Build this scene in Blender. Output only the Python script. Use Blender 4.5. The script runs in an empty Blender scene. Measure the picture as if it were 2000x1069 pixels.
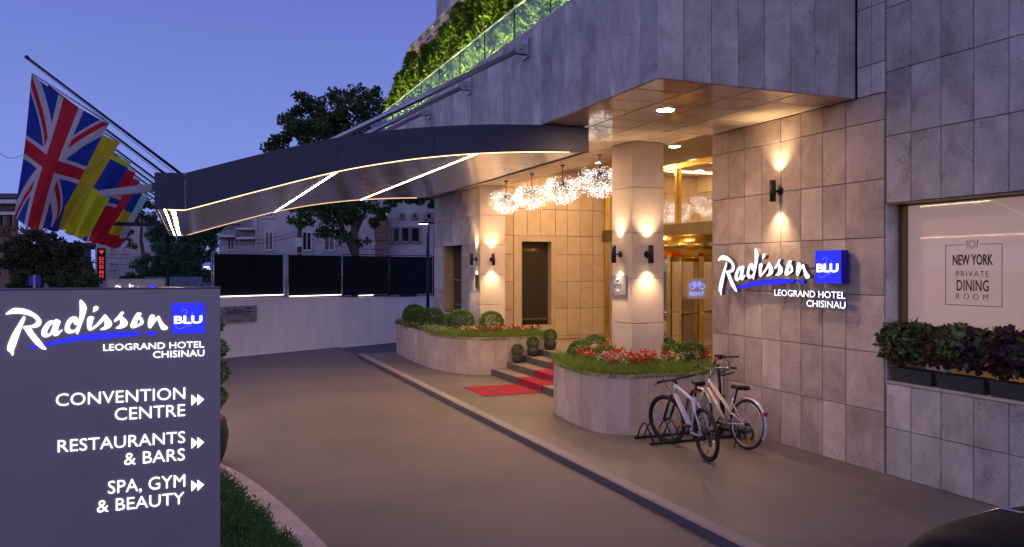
import bpy, math, random
import numpy as np
from mathutils import Matrix, Vector

random.seed(7)
SC = bpy.context.scene
COL = SC.collection
PI = math.pi
R = math.radians

# ------------------------------------------------------------------ camera, sky, light, exposure
YAW = R(22.2)
cam = bpy.data.cameras.new('camera')
cam.sensor_width = 36.0
cam.lens = 27.99
cam.shift_y = -0.00475
cam.clip_start = 0.05
cam.clip_end = 3000
cam_ob = bpy.data.objects.new('camera', cam)
COL.objects.link(cam_ob)
cam_ob.location = (0, 0, 2.5)
cam_ob.rotation_euler = (R(90), 0, -YAW)
SC.camera = cam_ob

world = bpy.data.worlds.new('World')
SC.world = world
world.use_nodes = True
wn = world.node_tree
wn.nodes.clear()
w_out = wn.nodes.new('ShaderNodeOutputWorld')
w_bg = wn.nodes.new('ShaderNodeBackground')
w_tc = wn.nodes.new('ShaderNodeTexCoord')
w_sep = wn.nodes.new('ShaderNodeSeparateXYZ')
w_ramp = wn.nodes.new('ShaderNodeValToRGB')
w_ramp2 = wn.nodes.new('ShaderNodeValToRGB')
for rp, stops in ((w_ramp, ((0.0, (.155, .202, .50)), (.12, (.132, .175, .465)), (.34, (.082, .108, .35)), (1.0, (.070, .078, .255)))),
                  (w_ramp2, ((0.0, (.49, .455, .73)), (.15, (.43, .41, .70)), (.45, (.215, .22, .48)), (1.0, (.070, .078, .255))))):
    e = rp.color_ramp.elements
    while len(e) < len(stops):
        e.new(.5)
    for el, (p, c) in zip(e, stops):
        el.position = p
        el.color = (*c, 1)
w_dot = wn.nodes.new('ShaderNodeVectorMath')
w_dot.operation = 'DOT_PRODUCT'
w_dot.inputs[1].default_value = (-math.sin(YAW), -math.cos(YAW), 0)
w_map = wn.nodes.new('ShaderNodeMapRange')
w_map.interpolation_type = 'SMOOTHSTEP'
w_map.inputs[1].default_value = -.7
w_map.inputs[2].default_value = .9
w_mix = wn.nodes.new('ShaderNodeMix')
w_mix.data_type = 'RGBA'
w_noise = wn.nodes.new('ShaderNodeTexNoise')
w_noise.inputs['Scale'].default_value = 2.2
w_noise.inputs['Detail'].default_value = 4
w_nm = wn.nodes.new('ShaderNodeMapRange')
w_nm.inputs[3].default_value = .93
w_nm.inputs[4].default_value = 1.07
w_hsv = wn.nodes.new('ShaderNodeHueSaturation')
lk = wn.links.new
lk(w_tc.outputs['Generated'], w_sep.inputs[0])
lk(w_sep.outputs['Z'], w_ramp.inputs[0])
lk(w_sep.outputs['Z'], w_ramp2.inputs[0])
lk(w_tc.outputs['Generated'], w_dot.inputs[0])
lk(w_dot.outputs['Value'], w_map.inputs[0])
lk(w_map.outputs[0], w_mix.inputs[0])
lk(w_ramp.outputs[0], w_mix.inputs[6])
lk(w_ramp2.outputs[0], w_mix.inputs[7])
lk(w_tc.outputs['Generated'], w_noise.inputs['Vector'])
lk(w_noise.outputs[0], w_nm.inputs[0])
lk(w_nm.outputs[0], w_hsv.inputs['Value'])
lk(w_mix.outputs[2], w_hsv.inputs['Color'])
lk(w_hsv.outputs[0], w_bg.inputs[0])
lk(w_bg.outputs[0], w_out.inputs[0])
w_bg.inputs[1].default_value = 1.0

SC.view_settings.view_transform = 'Standard'
SC.view_settings.look = 'None'
SC.view_settings.exposure = 0.72
SC.view_settings.gamma = 1.0
SC.view_settings.use_curve_mapping = False
SC.render.engine = 'CYCLES'
SC.cycles.use_denoising = True
SC.cycles.max_bounces = 8
SC.cycles.diffuse_bounces = 3
SC.cycles.glossy_bounces = 4
SC.cycles.transparent_max_bounces = 16
SC.cycles.sample_clamp_indirect = 4.0
SC.cycles.caustics_reflective = False
SC.cycles.caustics_refractive = False

STRIP_L, LETTER_L, SCONCE_W, DOWN_L = 31.0, 1.35, 50.0, 290.0


# ------------------------------------------------------------------ materials
def new_mat(name):
    m = bpy.data.materials.new(name)
    m.use_nodes = True
    return m, m.node_tree, m.node_tree.nodes['Principled BSDF']


def mat(name, col, rough=.6, metal=0.0, var=.12, scale=6.0, bump=0.0, bscale=None, coat=0.0, spec=None, stretch=None, rand=0.0):
    """plain surface with a little noise in tone, roughness and relief; rand = tone change from object to object"""
    m, nt, b = new_mat(name)
    N, L = nt.nodes.new, nt.links.new
    geo = N('ShaderNodeNewGeometry')
    vec = geo.outputs['Position']
    if stretch:
        mp = N('ShaderNodeMapping')
        mp.inputs['Scale'].default_value = stretch
        L(vec, mp.inputs[0])
        vec = mp.outputs[0]
    nz = N('ShaderNodeTexNoise')
    nz.inputs['Scale'].default_value = scale
    nz.inputs['Detail'].default_value = 6
    nz.inputs['Roughness'].default_value = .65
    L(vec, nz.inputs['Vector'])
    mr = N('ShaderNodeMapRange')
    mr.inputs[1].default_value = .25
    mr.inputs[2].default_value = .75
    mr.inputs[3].default_value = 1 - var
    mr.inputs[4].default_value = 1 + var
    L(nz.outputs[0], mr.inputs[0])
    val = mr.outputs[0]
    if rand:
        oi = N('ShaderNodeObjectInfo')
        m2 = N('ShaderNodeMapRange')
        m2.inputs[3].default_value = 1 - rand
        m2.inputs[4].default_value = 1 + rand
        L(oi.outputs['Random'], m2.inputs[0])
        mu = N('ShaderNodeMath')
        mu.operation = 'MULTIPLY'
        L(val, mu.inputs[0])
        L(m2.outputs[0], mu.inputs[1])
        val = mu.outputs[0]
    hs = N('ShaderNodeHueSaturation')
    hs.inputs['Color'].default_value = (*col, 1)
    L(val, hs.inputs['Value'])
    L(hs.outputs[0], b.inputs['Base Color'])
    r2 = N('ShaderNodeMapRange')
    r2.inputs[3].default_value = max(.02, rough - .1 * min(1, rough * 2))
    r2.inputs[4].default_value = min(1, rough + .1 * min(1, rough * 2))
    L(nz.outputs[0], r2.inputs[0])
    L(r2.outputs[0], b.inputs['Roughness'])
    b.inputs['Metallic'].default_value = metal
    b.inputs['Coat Weight'].default_value = coat
    if spec is not None:
        b.inputs['Specular IOR Level'].default_value = spec
    if bump:
        nb = N('ShaderNodeTexNoise')
        nb.inputs['Scale'].default_value = bscale or scale * 6
        nb.inputs['Detail'].default_value = 5
        L(vec, nb.inputs['Vector'])
        bp = N('ShaderNodeBump')
        bp.inputs['Strength'].default_value = bump
        bp.inputs['Distance'].default_value = .01
        L(nb.outputs[0], bp.inputs['Height'])
        L(bp.outputs[0], b.inputs['Normal'])
    return m


def emit(name, col, strength, sample=True):
    m = bpy.data.materials.new(name)
    m.use_nodes = True
    nt = m.node_tree
    nt.nodes.clear()
    o = nt.nodes.new('ShaderNodeOutputMaterial')
    e = nt.nodes.new('ShaderNodeEmission')
    e.inputs[0].default_value = (*col, 1)
    e.inputs[1].default_value = strength
    nt.links.new(e.outputs[0], o.inputs[0])
    if not sample:
        m.cycles.emission_sampling = 'NONE'
    return m


def travertine(name, c1, c2, vein=(1, 1, .35), pit=.5, rough=.75, rand=.13, clouds=1.6):
    """honed travertine: cloudy tone, bedding veins, dark pits and stains, tone changing from slab to slab"""
    m, nt, b = new_mat(name)
    N, L = nt.nodes.new, nt.links.new
    geo = N('ShaderNodeNewGeometry')
    oi = N('ShaderNodeObjectInfo')
    off = N('ShaderNodeVectorMath')
    off.operation = 'MULTIPLY_ADD'
    cmb = N('ShaderNodeCombineXYZ')
    for i in range(3):
        L(oi.outputs['Random'], cmb.inputs[i])
    L(cmb.outputs[0], off.inputs[0])
    off.inputs[1].default_value = (37, 19, 53)
    L(geo.outputs['Position'], off.inputs[2])
    n1 = N('ShaderNodeTexNoise')
    n1.inputs['Scale'].default_value = clouds
    n1.inputs['Detail'].default_value = 8
    n1.inputs['Roughness'].default_value = .62
    n1.inputs['Distortion'].default_value = .6
    L(off.outputs[0], n1.inputs['Vector'])
    mp = N('ShaderNodeMapping')
    mp.inputs['Scale'].default_value = vein
    L(off.outputs[0], mp.inputs[0])
    n2 = N('ShaderNodeTexNoise')
    n2.inputs['Scale'].default_value = 13
    n2.inputs['Detail'].default_value = 9
    n2.inputs['Roughness'].default_value = .7
    n2.inputs['Distortion'].default_value = .4
    L(mp.outputs[0], n2.inputs['Vector'])
    mx = N('ShaderNodeMix')
    mx.data_type = 'RGBA'
    mx.inputs[6].default_value = (*c1, 1)
    mx.inputs[7].default_value = (*c2, 1)
    ad = N('ShaderNodeMath')
    ad.operation = 'MULTIPLY_ADD'
    L(n2.outputs[0], ad.inputs[0])
    ad.inputs[1].default_value = .80
    m1 = N('ShaderNodeMapRange')
    m1.inputs[1].default_value = .3
    m1.inputs[2].default_value = .7
    m1.inputs[3].default_value = -.42
    m1.inputs[4].default_value = .62
    L(n1.outputs[0], m1.inputs[0])
    L(m1.outputs[0], ad.inputs[2])
    L(ad.outputs[0], mx.inputs[0])
    # pits
    n3 = N('ShaderNodeTexNoise')
    n3.inputs['Scale'].default_value = 44
    n3.inputs['Detail'].default_value = 3
    mp3 = N('ShaderNodeMapping')
    mp3.inputs['Scale'].default_value = (1, 1, .8)
    L(off.outputs[0], mp3.inputs[0])
    L(mp3.outputs[0], n3.inputs['Vector'])
    n4 = N('ShaderNodeTexNoise')
    n4.inputs['Scale'].default_value = 3.1
    n4.inputs['Detail'].default_value = 2
    L(off.outputs[0], n4.inputs['Vector'])
    mm = N('ShaderNodeMath')
    mm.operation = 'MULTIPLY'
    L(n3.outputs[0], mm.inputs[0])
    L(n4.outputs[0], mm.inputs[1])
    pr_ = N('ShaderNodeMapRange')
    pr_.inputs[1].default_value = .335
    pr_.inputs[2].default_value = .40
    L(mm.outputs[0], pr_.inputs[0])
    pm = N('ShaderNodeMath')
    pm.operation = 'MULTIPLY'
    L(pr_.outputs[0], pm.inputs[0])
    pm.inputs[1].default_value = pit
    mx2 = N('ShaderNodeMix')
    mx2.data_type = 'RGBA'
    L(pm.outputs[0], mx2.inputs[0])
    L(mx.outputs[2], mx2.inputs[6])
    mx2.inputs[7].default_value = (c2[0] * .32, c2[1] * .28, c2[2] * .25, 1)
    hs = N('ShaderNodeHueSaturation')
    m2 = N('ShaderNodeMapRange')
    m2.inputs[3].default_value = 1 - rand
    m2.inputs[4].default_value = 1 + rand
    L(oi.outputs['Random'], m2.inputs[0])
    L(m2.outputs[0], hs.inputs['Value'])
    L(mx2.outputs[2], hs.inputs['Color'])
    L(hs.outputs[0], b.inputs['Base Color'])
    b.inputs['Roughness'].default_value = rough
    b.inputs['Specular IOR Level'].default_value = .3
    bp = N('ShaderNodeBump')
    bp.inputs['Strength'].default_value = .35
    bp.inputs['Distance'].default_value = .006
    sb = N('ShaderNodeMath')
    sb.operation = 'SUBTRACT'
    L(n2.outputs[0], sb.inputs[0])
    L(pr_.outputs[0], sb.inputs[1])
    L(sb.outputs[0], bp.inputs['Height'])
    L(bp.outputs[0], b.inputs['Normal'])
    return m


def foliage(name, cols, rough=.65, trans=.25, scale=3.0):
    """leaf material: tone from a noise in space, part of the light passes through"""
    m, nt, b = new_mat(name)
    N, L = nt.nodes.new, nt.links.new
    geo = N('ShaderNodeNewGeometry')
    nz = N('ShaderNodeTexNoise')
    nz.inputs['Scale'].default_value = scale
    nz.inputs['Detail'].default_value = 3
    L(geo.outputs['Position'], nz.inputs['Vector'])
    mixr = N('ShaderNodeMath')
    mixr.operation = 'MULTIPLY_ADD'
    L(geo.outputs['Random Per Island'], mixr.inputs[0])
    mixr.inputs[1].default_value = .55
    sc = N('ShaderNodeMapRange')
    sc.inputs[1].default_value = .3
    sc.inputs[2].default_value = .7
    sc.inputs[3].default_value = 0
    sc.inputs[4].default_value = .5
    L(nz.outputs[0], sc.inputs[0])
    L(sc.outputs[0], mixr.inputs[2])
    rp = N('ShaderNodeValToRGB')
    e = rp.color_ramp.elements
    while len(e) < len(cols):
        e.new(.5)
    for i, c in enumerate(cols):
        e[i].position = i / (len(cols) - 1)
        e[i].color = (*c, 1)
    L(mixr.outputs[0], rp.inputs[0])
    L(rp.outputs[0], b.inputs['Base Color'])
    b.inputs['Roughness'].default_value = rough
    b.inputs['Specular IOR Level'].default_value = .25
    tr = N('ShaderNodeBsdfTranslucent')
    L(rp.outputs[0], tr.inputs[0])
    ms = N('ShaderNodeMixShader')
    ms.inputs[0].default_value = trans
    L(b.outputs[0], ms.inputs[1])
    L(tr.outputs[0], ms.inputs[2])
    out = nt.nodes['Material Output']
    L(ms.outputs[0], out.inputs[0])
    return m


def glass(name, tint=(1, 1, 1), refl=(.06, .7), rough=.02):
    """thin pane: sees through, mirrors by the angle of view"""
    m = bpy.data.materials.new(name)
    m.use_nodes = True
    nt = m.node_tree
    nt.nodes.clear()
    N, L = nt.nodes.new, nt.links.new
    o = N('ShaderNodeOutputMaterial')
    t = N('ShaderNodeBsdfTransparent')
    t.inputs[0].default_value = (*tint, 1)
    g = N('ShaderNodeBsdfGlossy')
    g.inputs['Roughness'].default_value = rough
    lw = N('ShaderNodeLayerWeight')
    lw.inputs[0].default_value = .35
    mr = N('ShaderNodeMapRange')
    mr.inputs[3].default_value = refl[0]
    mr.inputs[4].default_value = refl[1]
    L(lw.outputs['Fresnel'], mr.inputs[0])
    mx = N('ShaderNodeMixShader')
    L(mr.outputs[0], mx.inputs[0])
    L(t.outputs[0], mx.inputs[1])
    L(g.outputs[0], mx.inputs[2])
    L(mx.outputs[0], o.inputs[0])
    return m


M = {}
M['stone'] = travertine('travertine_wall', (.66, .54, .45), (.37, .285, .23), rand=.15, pit=.32)
M['stone_strip'] = travertine('travertine_strip', (.71, .665, .615), (.37, .335, .305), vein=(1, 1, .25), rand=.17, pit=.35)
M['stone_grey'] = travertine('travertine_street_wall', (.62, .57, .53), (.32, .285, .26), vein=(1, 1, .5), rand=.15, pit=.35)
M['stone_warm'] = travertine('travertine_entrance', (.55, .42, .27), (.45, .32, .19), pit=.2, rand=.07)
M['stone_pale'] = travertine('travertine_planter', (.70, .565, .475), (.48, .37, .31), vein=(1.4, 1.4, .12), pit=.3, rand=.13)
M['stone_col'] = travertine('travertine_column', (.66, .54, .455), (.54, .435, .36), pit=.15, rand=.05, clouds=1.1)
M['joint'] = mat('dark_joint_mortar', (.055, .045, .045), .95, var=.3)
M['soffit'] = mat('polished_ceiling_stone', (.58, .46, .36), .07, var=.12, scale=2.5, rand=.06, bump=.02, spec=.45)
M['cream'] = mat('cream_plaster', (.72, .58, .36), .8, var=.05, bump=.05)
M['asphalt'] = mat('smooth_brown_paving', (.150, .121, .122), .64, var=.30, scale=.55, bump=.5, bscale=120)
M['pave'] = mat('sidewalk_paving', (.160, .132, .120), .5, var=.32, scale=.9, bump=.2, bscale=55)
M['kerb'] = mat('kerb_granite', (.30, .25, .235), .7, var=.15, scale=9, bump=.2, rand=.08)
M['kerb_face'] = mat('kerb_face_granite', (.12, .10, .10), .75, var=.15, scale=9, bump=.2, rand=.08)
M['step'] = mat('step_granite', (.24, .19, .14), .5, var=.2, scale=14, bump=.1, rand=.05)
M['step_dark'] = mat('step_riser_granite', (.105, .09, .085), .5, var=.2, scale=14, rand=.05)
M['carpet'] = mat('red_carpet', (.32, .010, .024), .95, var=.2, scale=30, bump=.5, bscale=400)
M['rod'] = mat('carpet_rod_metal', (.5, .5, .6), .3, 1)
M['navy'] = mat('canopy_dark_metal', (.018, .026, .066), .45, .2, var=.06, scale=1.5, bump=.02, rand=.06)
M['under'] = mat('mirror_polished_bronze', (.80, .79, .74), .17, .78, var=.35, scale=2.6, bump=.55, bscale=3.0, stretch=(.14, .8, .14))
M['strip'] = emit('warm_led_strip', (1, .70, .42), STRIP_L)
M['strip_dim'] = emit('warm_led_edge', (1, .56, .28), 2.2)
M['strip_faint'] = emit('faint_led_edge', (1, .60, .32), 1.1)
M['black'] = mat('black_metal', (.018, .018, .022), .45, .4)
M['post'] = mat('dark_post_paint', (.012, .012, .015), .8, spec=.1)
M['steel'] = mat('brushed_steel', (.42, .42, .46), .4, .9, var=.1)
M['gold'] = mat('polished_brass', (.74, .47, .10), .22, 1, var=.1)
M['bronze'] = mat('bronze_frame', (.16, .125, .06), .4, .6)
M['dark_glass'] = mat('dark_tinted_glass', (.035, .03, .022), .06, var=.1, spec=.6)
M['glass'] = glass('clear_glass')
M['railglass'] = glass('railing_glass', (.96, .99, .97), (.03, .24))
M['white'] = mat('white_render', (.74, .72, .74), .85, var=.10, scale=2.5, bump=.08, stretch=(1.6, 1.6, .25))
M['pylon'] = mat('pylon_grey_metal', (.27, .245, .265), .38, .25, var=.05, scale=3)
M['pylon_edge'] = mat('pylon_edge_metal', (.09, .085, .11), .4, .3)
M['ledw'] = emit('white_led_lettering', (.93, .90, 1.0), LETTER_L)
M['ledb'] = emit('blue_led_panel', (.028, .032, .95), .78)
M['ledpale'] = emit('pale_blue_script', (.22, .25, 1), .8)
M['letter_side'] = mat('letter_return', (.16, .14, .16), .5, .2)
M['blue_side'] = mat('blue_acrylic_side', (.01, .01, .35), .35)
M['ink'] = mat('black_vinyl', (.01, .01, .012), .5)
M['navyink'] = mat('navy_print', (.01, .012, .08), .5)
M['blueink'] = mat('blue_print', (.01, .015, .30), .5)
M['silver'] = mat('silver_sign_panel', (.30, .29, .34), .4, .5, var=.08)
M['screen'] = mat('black_screen_panel', (.004, .005, .011), .6, var=.2, spec=.15)
M['lamp'] = emit('lamp_white', (1, .63, .37), DOWN_L)
M['lens'] = emit('sconce_lens', (1, .78, .52), 14)
M['led'] = emit('chandelier_bulb', (1, .92, .88), 5.0)
M['wire'] = mat('chandelier_wire', (.07, .05, .035), .5, .5)
M['streetled'] = emit('street_lamp_led', (.95, .85, .75), 3.0)
M['grass'] = foliage('fine_grass', ((0.0875, 0.15, 0.0225), (0.175, 0.2625, 0.0438), (0.3, 0.375, 0.0875)), trans=.35, scale=9)
M['box'] = foliage('boxwood_leaf', ((0.0352, 0.08, 0.016), (0.08, 0.16, 0.0288), (0.176, 0.272, 0.064)), trans=.2, scale=12)
M['thuja'] = foliage('thuja_leaf', ((0.0403, 0.0862, 0.0115), (0.0978, 0.1725, 0.0172), (0.207, 0.2875, 0.0345)), trans=.3, scale=3)
M['tree'] = foliage('tree_leaf', ((.030, .062, .022), (.060, .105, .034), (.10, .15, .05)), trans=.2, scale=.7)
M['tree_brown'] = foliage('brown_tree_leaf', ((.042, .048, .024), (.075, .075, .038), (.11, .11, .055)), trans=.2, scale=.7)
M['conifer'] = foliage('bluish_conifer', ((.020, .060, .040), (.042, .11, .066), (.07, .155, .09)), trans=.1, scale=.8)
M['bush'] = foliage('bush_leaf', ((0.0286, 0.065, 0.0182), (0.0585, 0.117, 0.0286), (0.117, 0.182, 0.052)), trans=.2, scale=1.5)
M['juniper'] = foliage('juniper_needles', ((0.039, 0.0975, 0.0234), (0.0845, 0.182, 0.039), (0.156, 0.273, 0.065)), trans=.15, scale=7)
M['flower_red'] = foliage('red_blossom', ((.36, .022, .010), (.48, .045, .014), (.56, .10, .025)), trans=.3, scale=9)
M['flower_white'] = foliage('white_blossom', ((.55, .48, .30), (.7, .64, .48)), trans=.3, scale=9)
M['alyssum'] = foliage('white_alyssum', ((.16, .19, .07), (.42, .42, .30), (.6, .58, .48)), trans=.3, scale=9)
M['bed_leaf'] = foliage('bed_leaf', ((0.056, 0.112, 0.021), (0.112, 0.196, 0.042), (0.21, 0.21, 0.07)), trans=.3, scale=9)
M['coleus_green'] = foliage('dark_coleus', ((0.033, 0.054, 0.0225), (0.0825, 0.108, 0.039), (0.165, 0.18, 0.075)), trans=.2, scale=8)
M['coleus_red'] = foliage('red_coleus', ((0.07, 0.0252, 0.0224), (0.14, 0.042, 0.035), (0.126, 0.098, 0.042)), trans=.2, scale=8)
M['coleus_purple'] = foliage('purple_coleus', ((0.036, 0.0144, 0.0264), (0.078, 0.024, 0.0576), (0.108, 0.072, 0.06)), trans=.2, scale=8)
M['coleus_pale'] = foliage('pale_coleus', ((0.09, 0.135, 0.045), (0.21, 0.255, 0.105), (0.39, 0.42, 0.21)), trans=.2, scale=8)
M['bark'] = mat('bark', (.07, .05, .045), .9, var=.3, scale=8, bump=.6)
M['soil'] = mat('soil', (.03, .024, .018), .95, var=.3, scale=20, bump=.5)
M['pot'] = mat('dark_ceramic_pot', (.045, .045, .05), .45, var=.2, bump=.05)
M['planterbox'] = mat('grey_plastic_box', (.035, .042, .045), .6, var=.15, bump=.2)
M['rubber'] = mat('tyre_rubber', (.014, .014, .016), .75)
M['bike_white'] = mat('white_bike_paint', (.60, .58, .68), .3, coat=.3, var=.03)
M['bike_silver'] = mat('silver_bike_paint', (.66, .58, .55), .3, .35, var=.03)
M['chrome'] = mat('chrome', (.62, .60, .62), .2, 1)
M['reflector'] = mat('amber_reflector', (.80, .25, .01), .25, var=.1)
M['red_plastic'] = mat('red_plastic', (.45, .012, .015), .3)
M['car_black'] = mat('black_car_paint', (.004, .004, .006), .55, var=.3, scale=40, spec=.2)
M['facade_far'] = mat('old_render_wall', (.46, .42, .45), .9, var=.16, scale=1.0, bump=.2)
M['facade_grey'] = mat('grey_stained_render', (.40, .37, .42), .9, var=.3, scale=.8, bump=.2)
M['brick_far'] = mat('old_brickwork', (.20, .115, .10), .9, var=.35, scale=5, bump=.3)
M['dark_win'] = mat('dark_window', (.02, .02, .03), .1)
M['trim_far'] = mat('far_trim', (.58, .54, .57), .8)
M['trim_dark'] = mat('weathered_window_trim', (.22, .20, .22), .8)
M['roof_far'] = mat('far_roof', (.10, .09, .11), .8, var=.2)
M['wood_far'] = mat('far_wood', (.12, .05, .03), .7)
M['teal'] = mat('blue_hoarding', (.10, .15, .22), .7, var=.12, scale=2)
M['beige'] = mat('beige_sign_wall', (.40, .34, .28), .7, var=.15, scale=1.5)
M['ground'] = mat('street_ground', (.10, .095, .10), .9, var=.2, scale=.4, bump=.1)
M['skin'] = mat('skin', (.55, .33, .24), .5)
M['hair'] = mat('hair', (.02, .014, .01), .6)
M['shirt'] = mat('dark_shirt', (.015, .015, .02), .8)
M['lobby_wall'] = mat('lobby_wall', (.62, .44, .24), .6, var=.1)
M['lobby_floor'] = mat('lobby_floor', (.30, .22, .15), .2, var=.15)
M['lobby_lamp'] = emit('lobby_ceiling_light', (1, .72, .40), 5.5)
M['uplight'] = emit('garden_uplight_lens', (.95, 1, .55), 12)
M['neon'] = emit('red_neon', (1, .06, .05), .5)
M['film'] = None


# frosted window film, lit from the room behind it and glossy in front
def film_mat():
    m, nt, b = new_mat('lit_frosted_film')
    b.inputs['Base Color'].default_value = (.40, .30, .26, 1)
    b.inputs['Roughness'].default_value = .5
    b.inputs['Coat Weight'].default_value = 1.0
    b.inputs['Coat Roughness'].default_value = .03
    b.inputs['Coat IOR'].default_value = 1.55
    b.inputs['Emission Color'].default_value = (1, .66, .54, 1)
    b.inputs['Emission Strength'].default_value = .15
    return m


M['film'] = film_mat()


# ------------------------------------------------------------------ mesh helpers
class MB:
    """collects boxes, tubes, lathes and prisms in world (or local) coordinates and links them as ONE mesh object"""

    def __init__(self):
        self.v, self.f, self.mi, self.sm = [], [], [], []

    def add(self, verts, faces, mi=0, smooth=False):
        o = len(self.v)
        self.v += [tuple(p) for p in verts]
        for f in faces:
            self.f.append(tuple(i + o for i in f))
            self.mi.append(mi)
            self.sm.append(smooth)
        return self

    def box(self, x0, x1, y0, y1, z0, z1, mi=0):
        v = [(x, y, z) for z in (z0, z1) for y in (y0, y1) for x in (x0, x1)]
        return self.add(v, [(0, 2, 3, 1), (4, 5, 7, 6), (0, 1, 5, 4), (2, 6, 7, 3), (0, 4, 6, 2), (1, 3, 7, 5)], mi)

    def obox(self, c, ax, ay, az, hx, hy, hz, mi=0, cham=0):
        c, ax, ay, az = Vector(c), Vector(ax), Vector(ay), Vector(az)
        v = [c + ax * (hx * sx) + ay * (hy * sy) + az * (hz * sz) for sz in (-1, 1) for sy in (-1, 1) for sx in (-1, 1)]
        return self.add(v, [(0, 2, 3, 1), (4, 5, 7, 6), (0, 1, 5, 4), (2, 6, 7, 3), (0, 4, 6, 2), (1, 3, 7, 5)], mi)

    def tube(self, pts, r, n=8, mi=0, caps=True, closed=False):
        pts = [Vector(p) for p in pts]
        k = len(pts)
        rs = r if isinstance(r, (list, tuple)) else [r] * k
        rings = []
        prev = None
        for i, p in enumerate(pts):
            if closed:
                d = (pts[(i + 1) % k] - pts[i - 1])
            else:
                d = pts[min(i + 1, k - 1)] - pts[max(i - 1, 0)]
            d.normalize()
            if prev is None:
                a = Vector((0, 0, 1)) if abs(d.z) < .9 else Vector((1, 0, 0))
                u = d.cross(a).normalized()
            else:
                u = (prev - d * prev.dot(d)).normalized()
            prev = u
            w = d.cross(u)
            rings.append([p + (u * math.cos(2 * PI * j / n) + w * math.sin(2 * PI * j / n)) * rs[i] for j in range(n)])
        v = [q for ring in rings for q in ring]
        f = []
        m = k if closed else k - 1
        for i in range(m):
            a, b_ = i * n, ((i + 1) % k) * n
            for j in range(n):
                f.append((a + j, a + (j + 1) % n, b_ + (j + 1) % n, b_ + j))
        if caps and not closed:
            f.append(tuple(range(n - 1, -1, -1)))
            f.append(tuple((k - 1) * n + j for j in range(n)))
        return self.add(v, f, mi, True)

    def lathe(self, c, prof, n=20, mi=0, axis=(0, 0, 1)):
        c = Vector(c)
        az = Vector(axis).normalized()
        a = Vector((0, 0, 1)) if abs(az.z) < .9 else Vector((1, 0, 0))
        ax = a.cross(az).normalized()
        ay = az.cross(ax)
        v, f = [], []
        for r, z in prof:
            for j in range(n):
                t = 2 * PI * j / n
                v.append(c + az * z + (ax * math.cos(t) + ay * math.sin(t)) * r)
        for i in range(len(prof) - 1):
            for j in range(n):
                f.append((i * n + j, i * n + (j + 1) % n, (i + 1) * n + (j + 1) % n, (i + 1) * n + j))
        f.append(tuple(range(n - 1, -1, -1)))
        f.append(tuple((len(prof) - 1) * n + j for j in range(n)))
        return self.add(v, f, mi, True)

    def quad(self, a, b, c, d, mi=0):
        return self.add([a, b, c, d], [(0, 1, 2, 3)], mi)

    def prism(self, poly, z0, z1, mi=0, mi_side=None):
        n = len(poly)
        v = [(x, y, z0) for x, y in poly] + [(x, y, z1) for x, y in poly]
        self.add(v, [tuple(range(n - 1, -1, -1)), tuple(range(n, 2 * n))], mi)
        return self.add(v, [(i, (i + 1) % n, n + (i + 1) % n, n + i) for i in range(n)], mi if mi_side is None else mi_side)

    def mesh(self, name, mats, off=(0, 0, 0)):
        me = bpy.data.meshes.new(name)
        ox, oy, oz = off
        me.from_pydata([(x - ox, y - oy, z - oz) for x, y, z in self.v], [], self.f)
        for m in (mats if isinstance(mats, (list, tuple)) else [mats]):
            me.materials.append(m)
        me.polygons.foreach_set('material_index', self.mi)
        me.polygons.foreach_set('use_smooth', self.sm)
        me.update()
        return me

    def build(self, name, mats, parent=None, off=None):
        """vertices are world coordinates unless off says otherwise"""
        if off is None:
            off = world_loc(parent)
        return obj(name, self.mesh(name, mats, off), parent)


WLOC = {}


def world_loc(p):
    return (0, 0, 0) if p is None else WLOC.get(p.name, (0, 0, 0))


def obj(name, me, parent=None, loc=(0, 0, 0)):
    o = bpy.data.objects.new(name, me)
    COL.objects.link(o)
    o.location = loc
    if parent is not None:
        o.parent = parent
    w = world_loc(parent)
    WLOC[o.name] = (w[0] + loc[0], w[1] + loc[1], w[2] + loc[2])
    return o


def tag(o, label, cat, group=None):
    o['label'] = label
    o['category'] = cat
    if group:
        o['group'] = group
    return o


def thing(name, label, cat, loc=(0, 0, 0), group=None):
    o = obj(name, None, None, loc)
    o.empty_display_size = .2
    return tag(o, label, cat, group)


def structure(o, kind='structure'):
    o['kind'] = kind
    return o


def dup(o, parent=None, loc=None, label=None):
    """a copy of a thing with copies of its parts and sub-parts"""
    c = o.copy()
    COL.objects.link(c)
    if parent is not None:
        c.parent = parent
    if loc is not None:
        c.location = loc
        WLOC[c.name] = tuple(loc)
    if label:
        c['label'] = label
    for ch in list(o.children):
        dup(ch, c)
    return c


_panel_cache = {}


def panel_mesh(w, h, t, m, ch=.004, name='stone_panel'):
    key = (round(w, 3), round(h, 3), round(t, 3), m.name)
    if key in _panel_cache:
        return _panel_cache[key]
    a, b = w / 2, h / 2
    v = [(-a, -b, -t), (a, -b, -t), (a, b, -t), (-a, b, -t), (-a, -b, -ch), (a, -b, -ch), (a, b, -ch), (-a, b, -ch),
         (-a + ch, -b + ch, 0), (a - ch, -b + ch, 0), (a - ch, b - ch, 0), (-a + ch, b - ch, 0)]
    f = []
    for i in range(4):
        j = (i + 1) % 4
        f.append((i, j, 4 + j, 4 + i))
        f.append((4 + i, 4 + j, 8 + j, 8 + i))
    f.append((8, 9, 10, 11))
    me = bpy.data.meshes.new(name)
    me.from_pydata(v, [], f)
    me.materials.append(m)
    me.update()
    _panel_cache[key] = me
    return me


def frame(c, n, v):
    n, v = Vector(n).normalized(), Vector(v).normalized()
    u = v.cross(n)
    return Matrix(((u.x, v.x, n.x, c[0]), (u.y, v.y, n.y, c[1]), (u.z, v.z, n.z, c[2]), (0, 0, 0, 1)))


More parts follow.
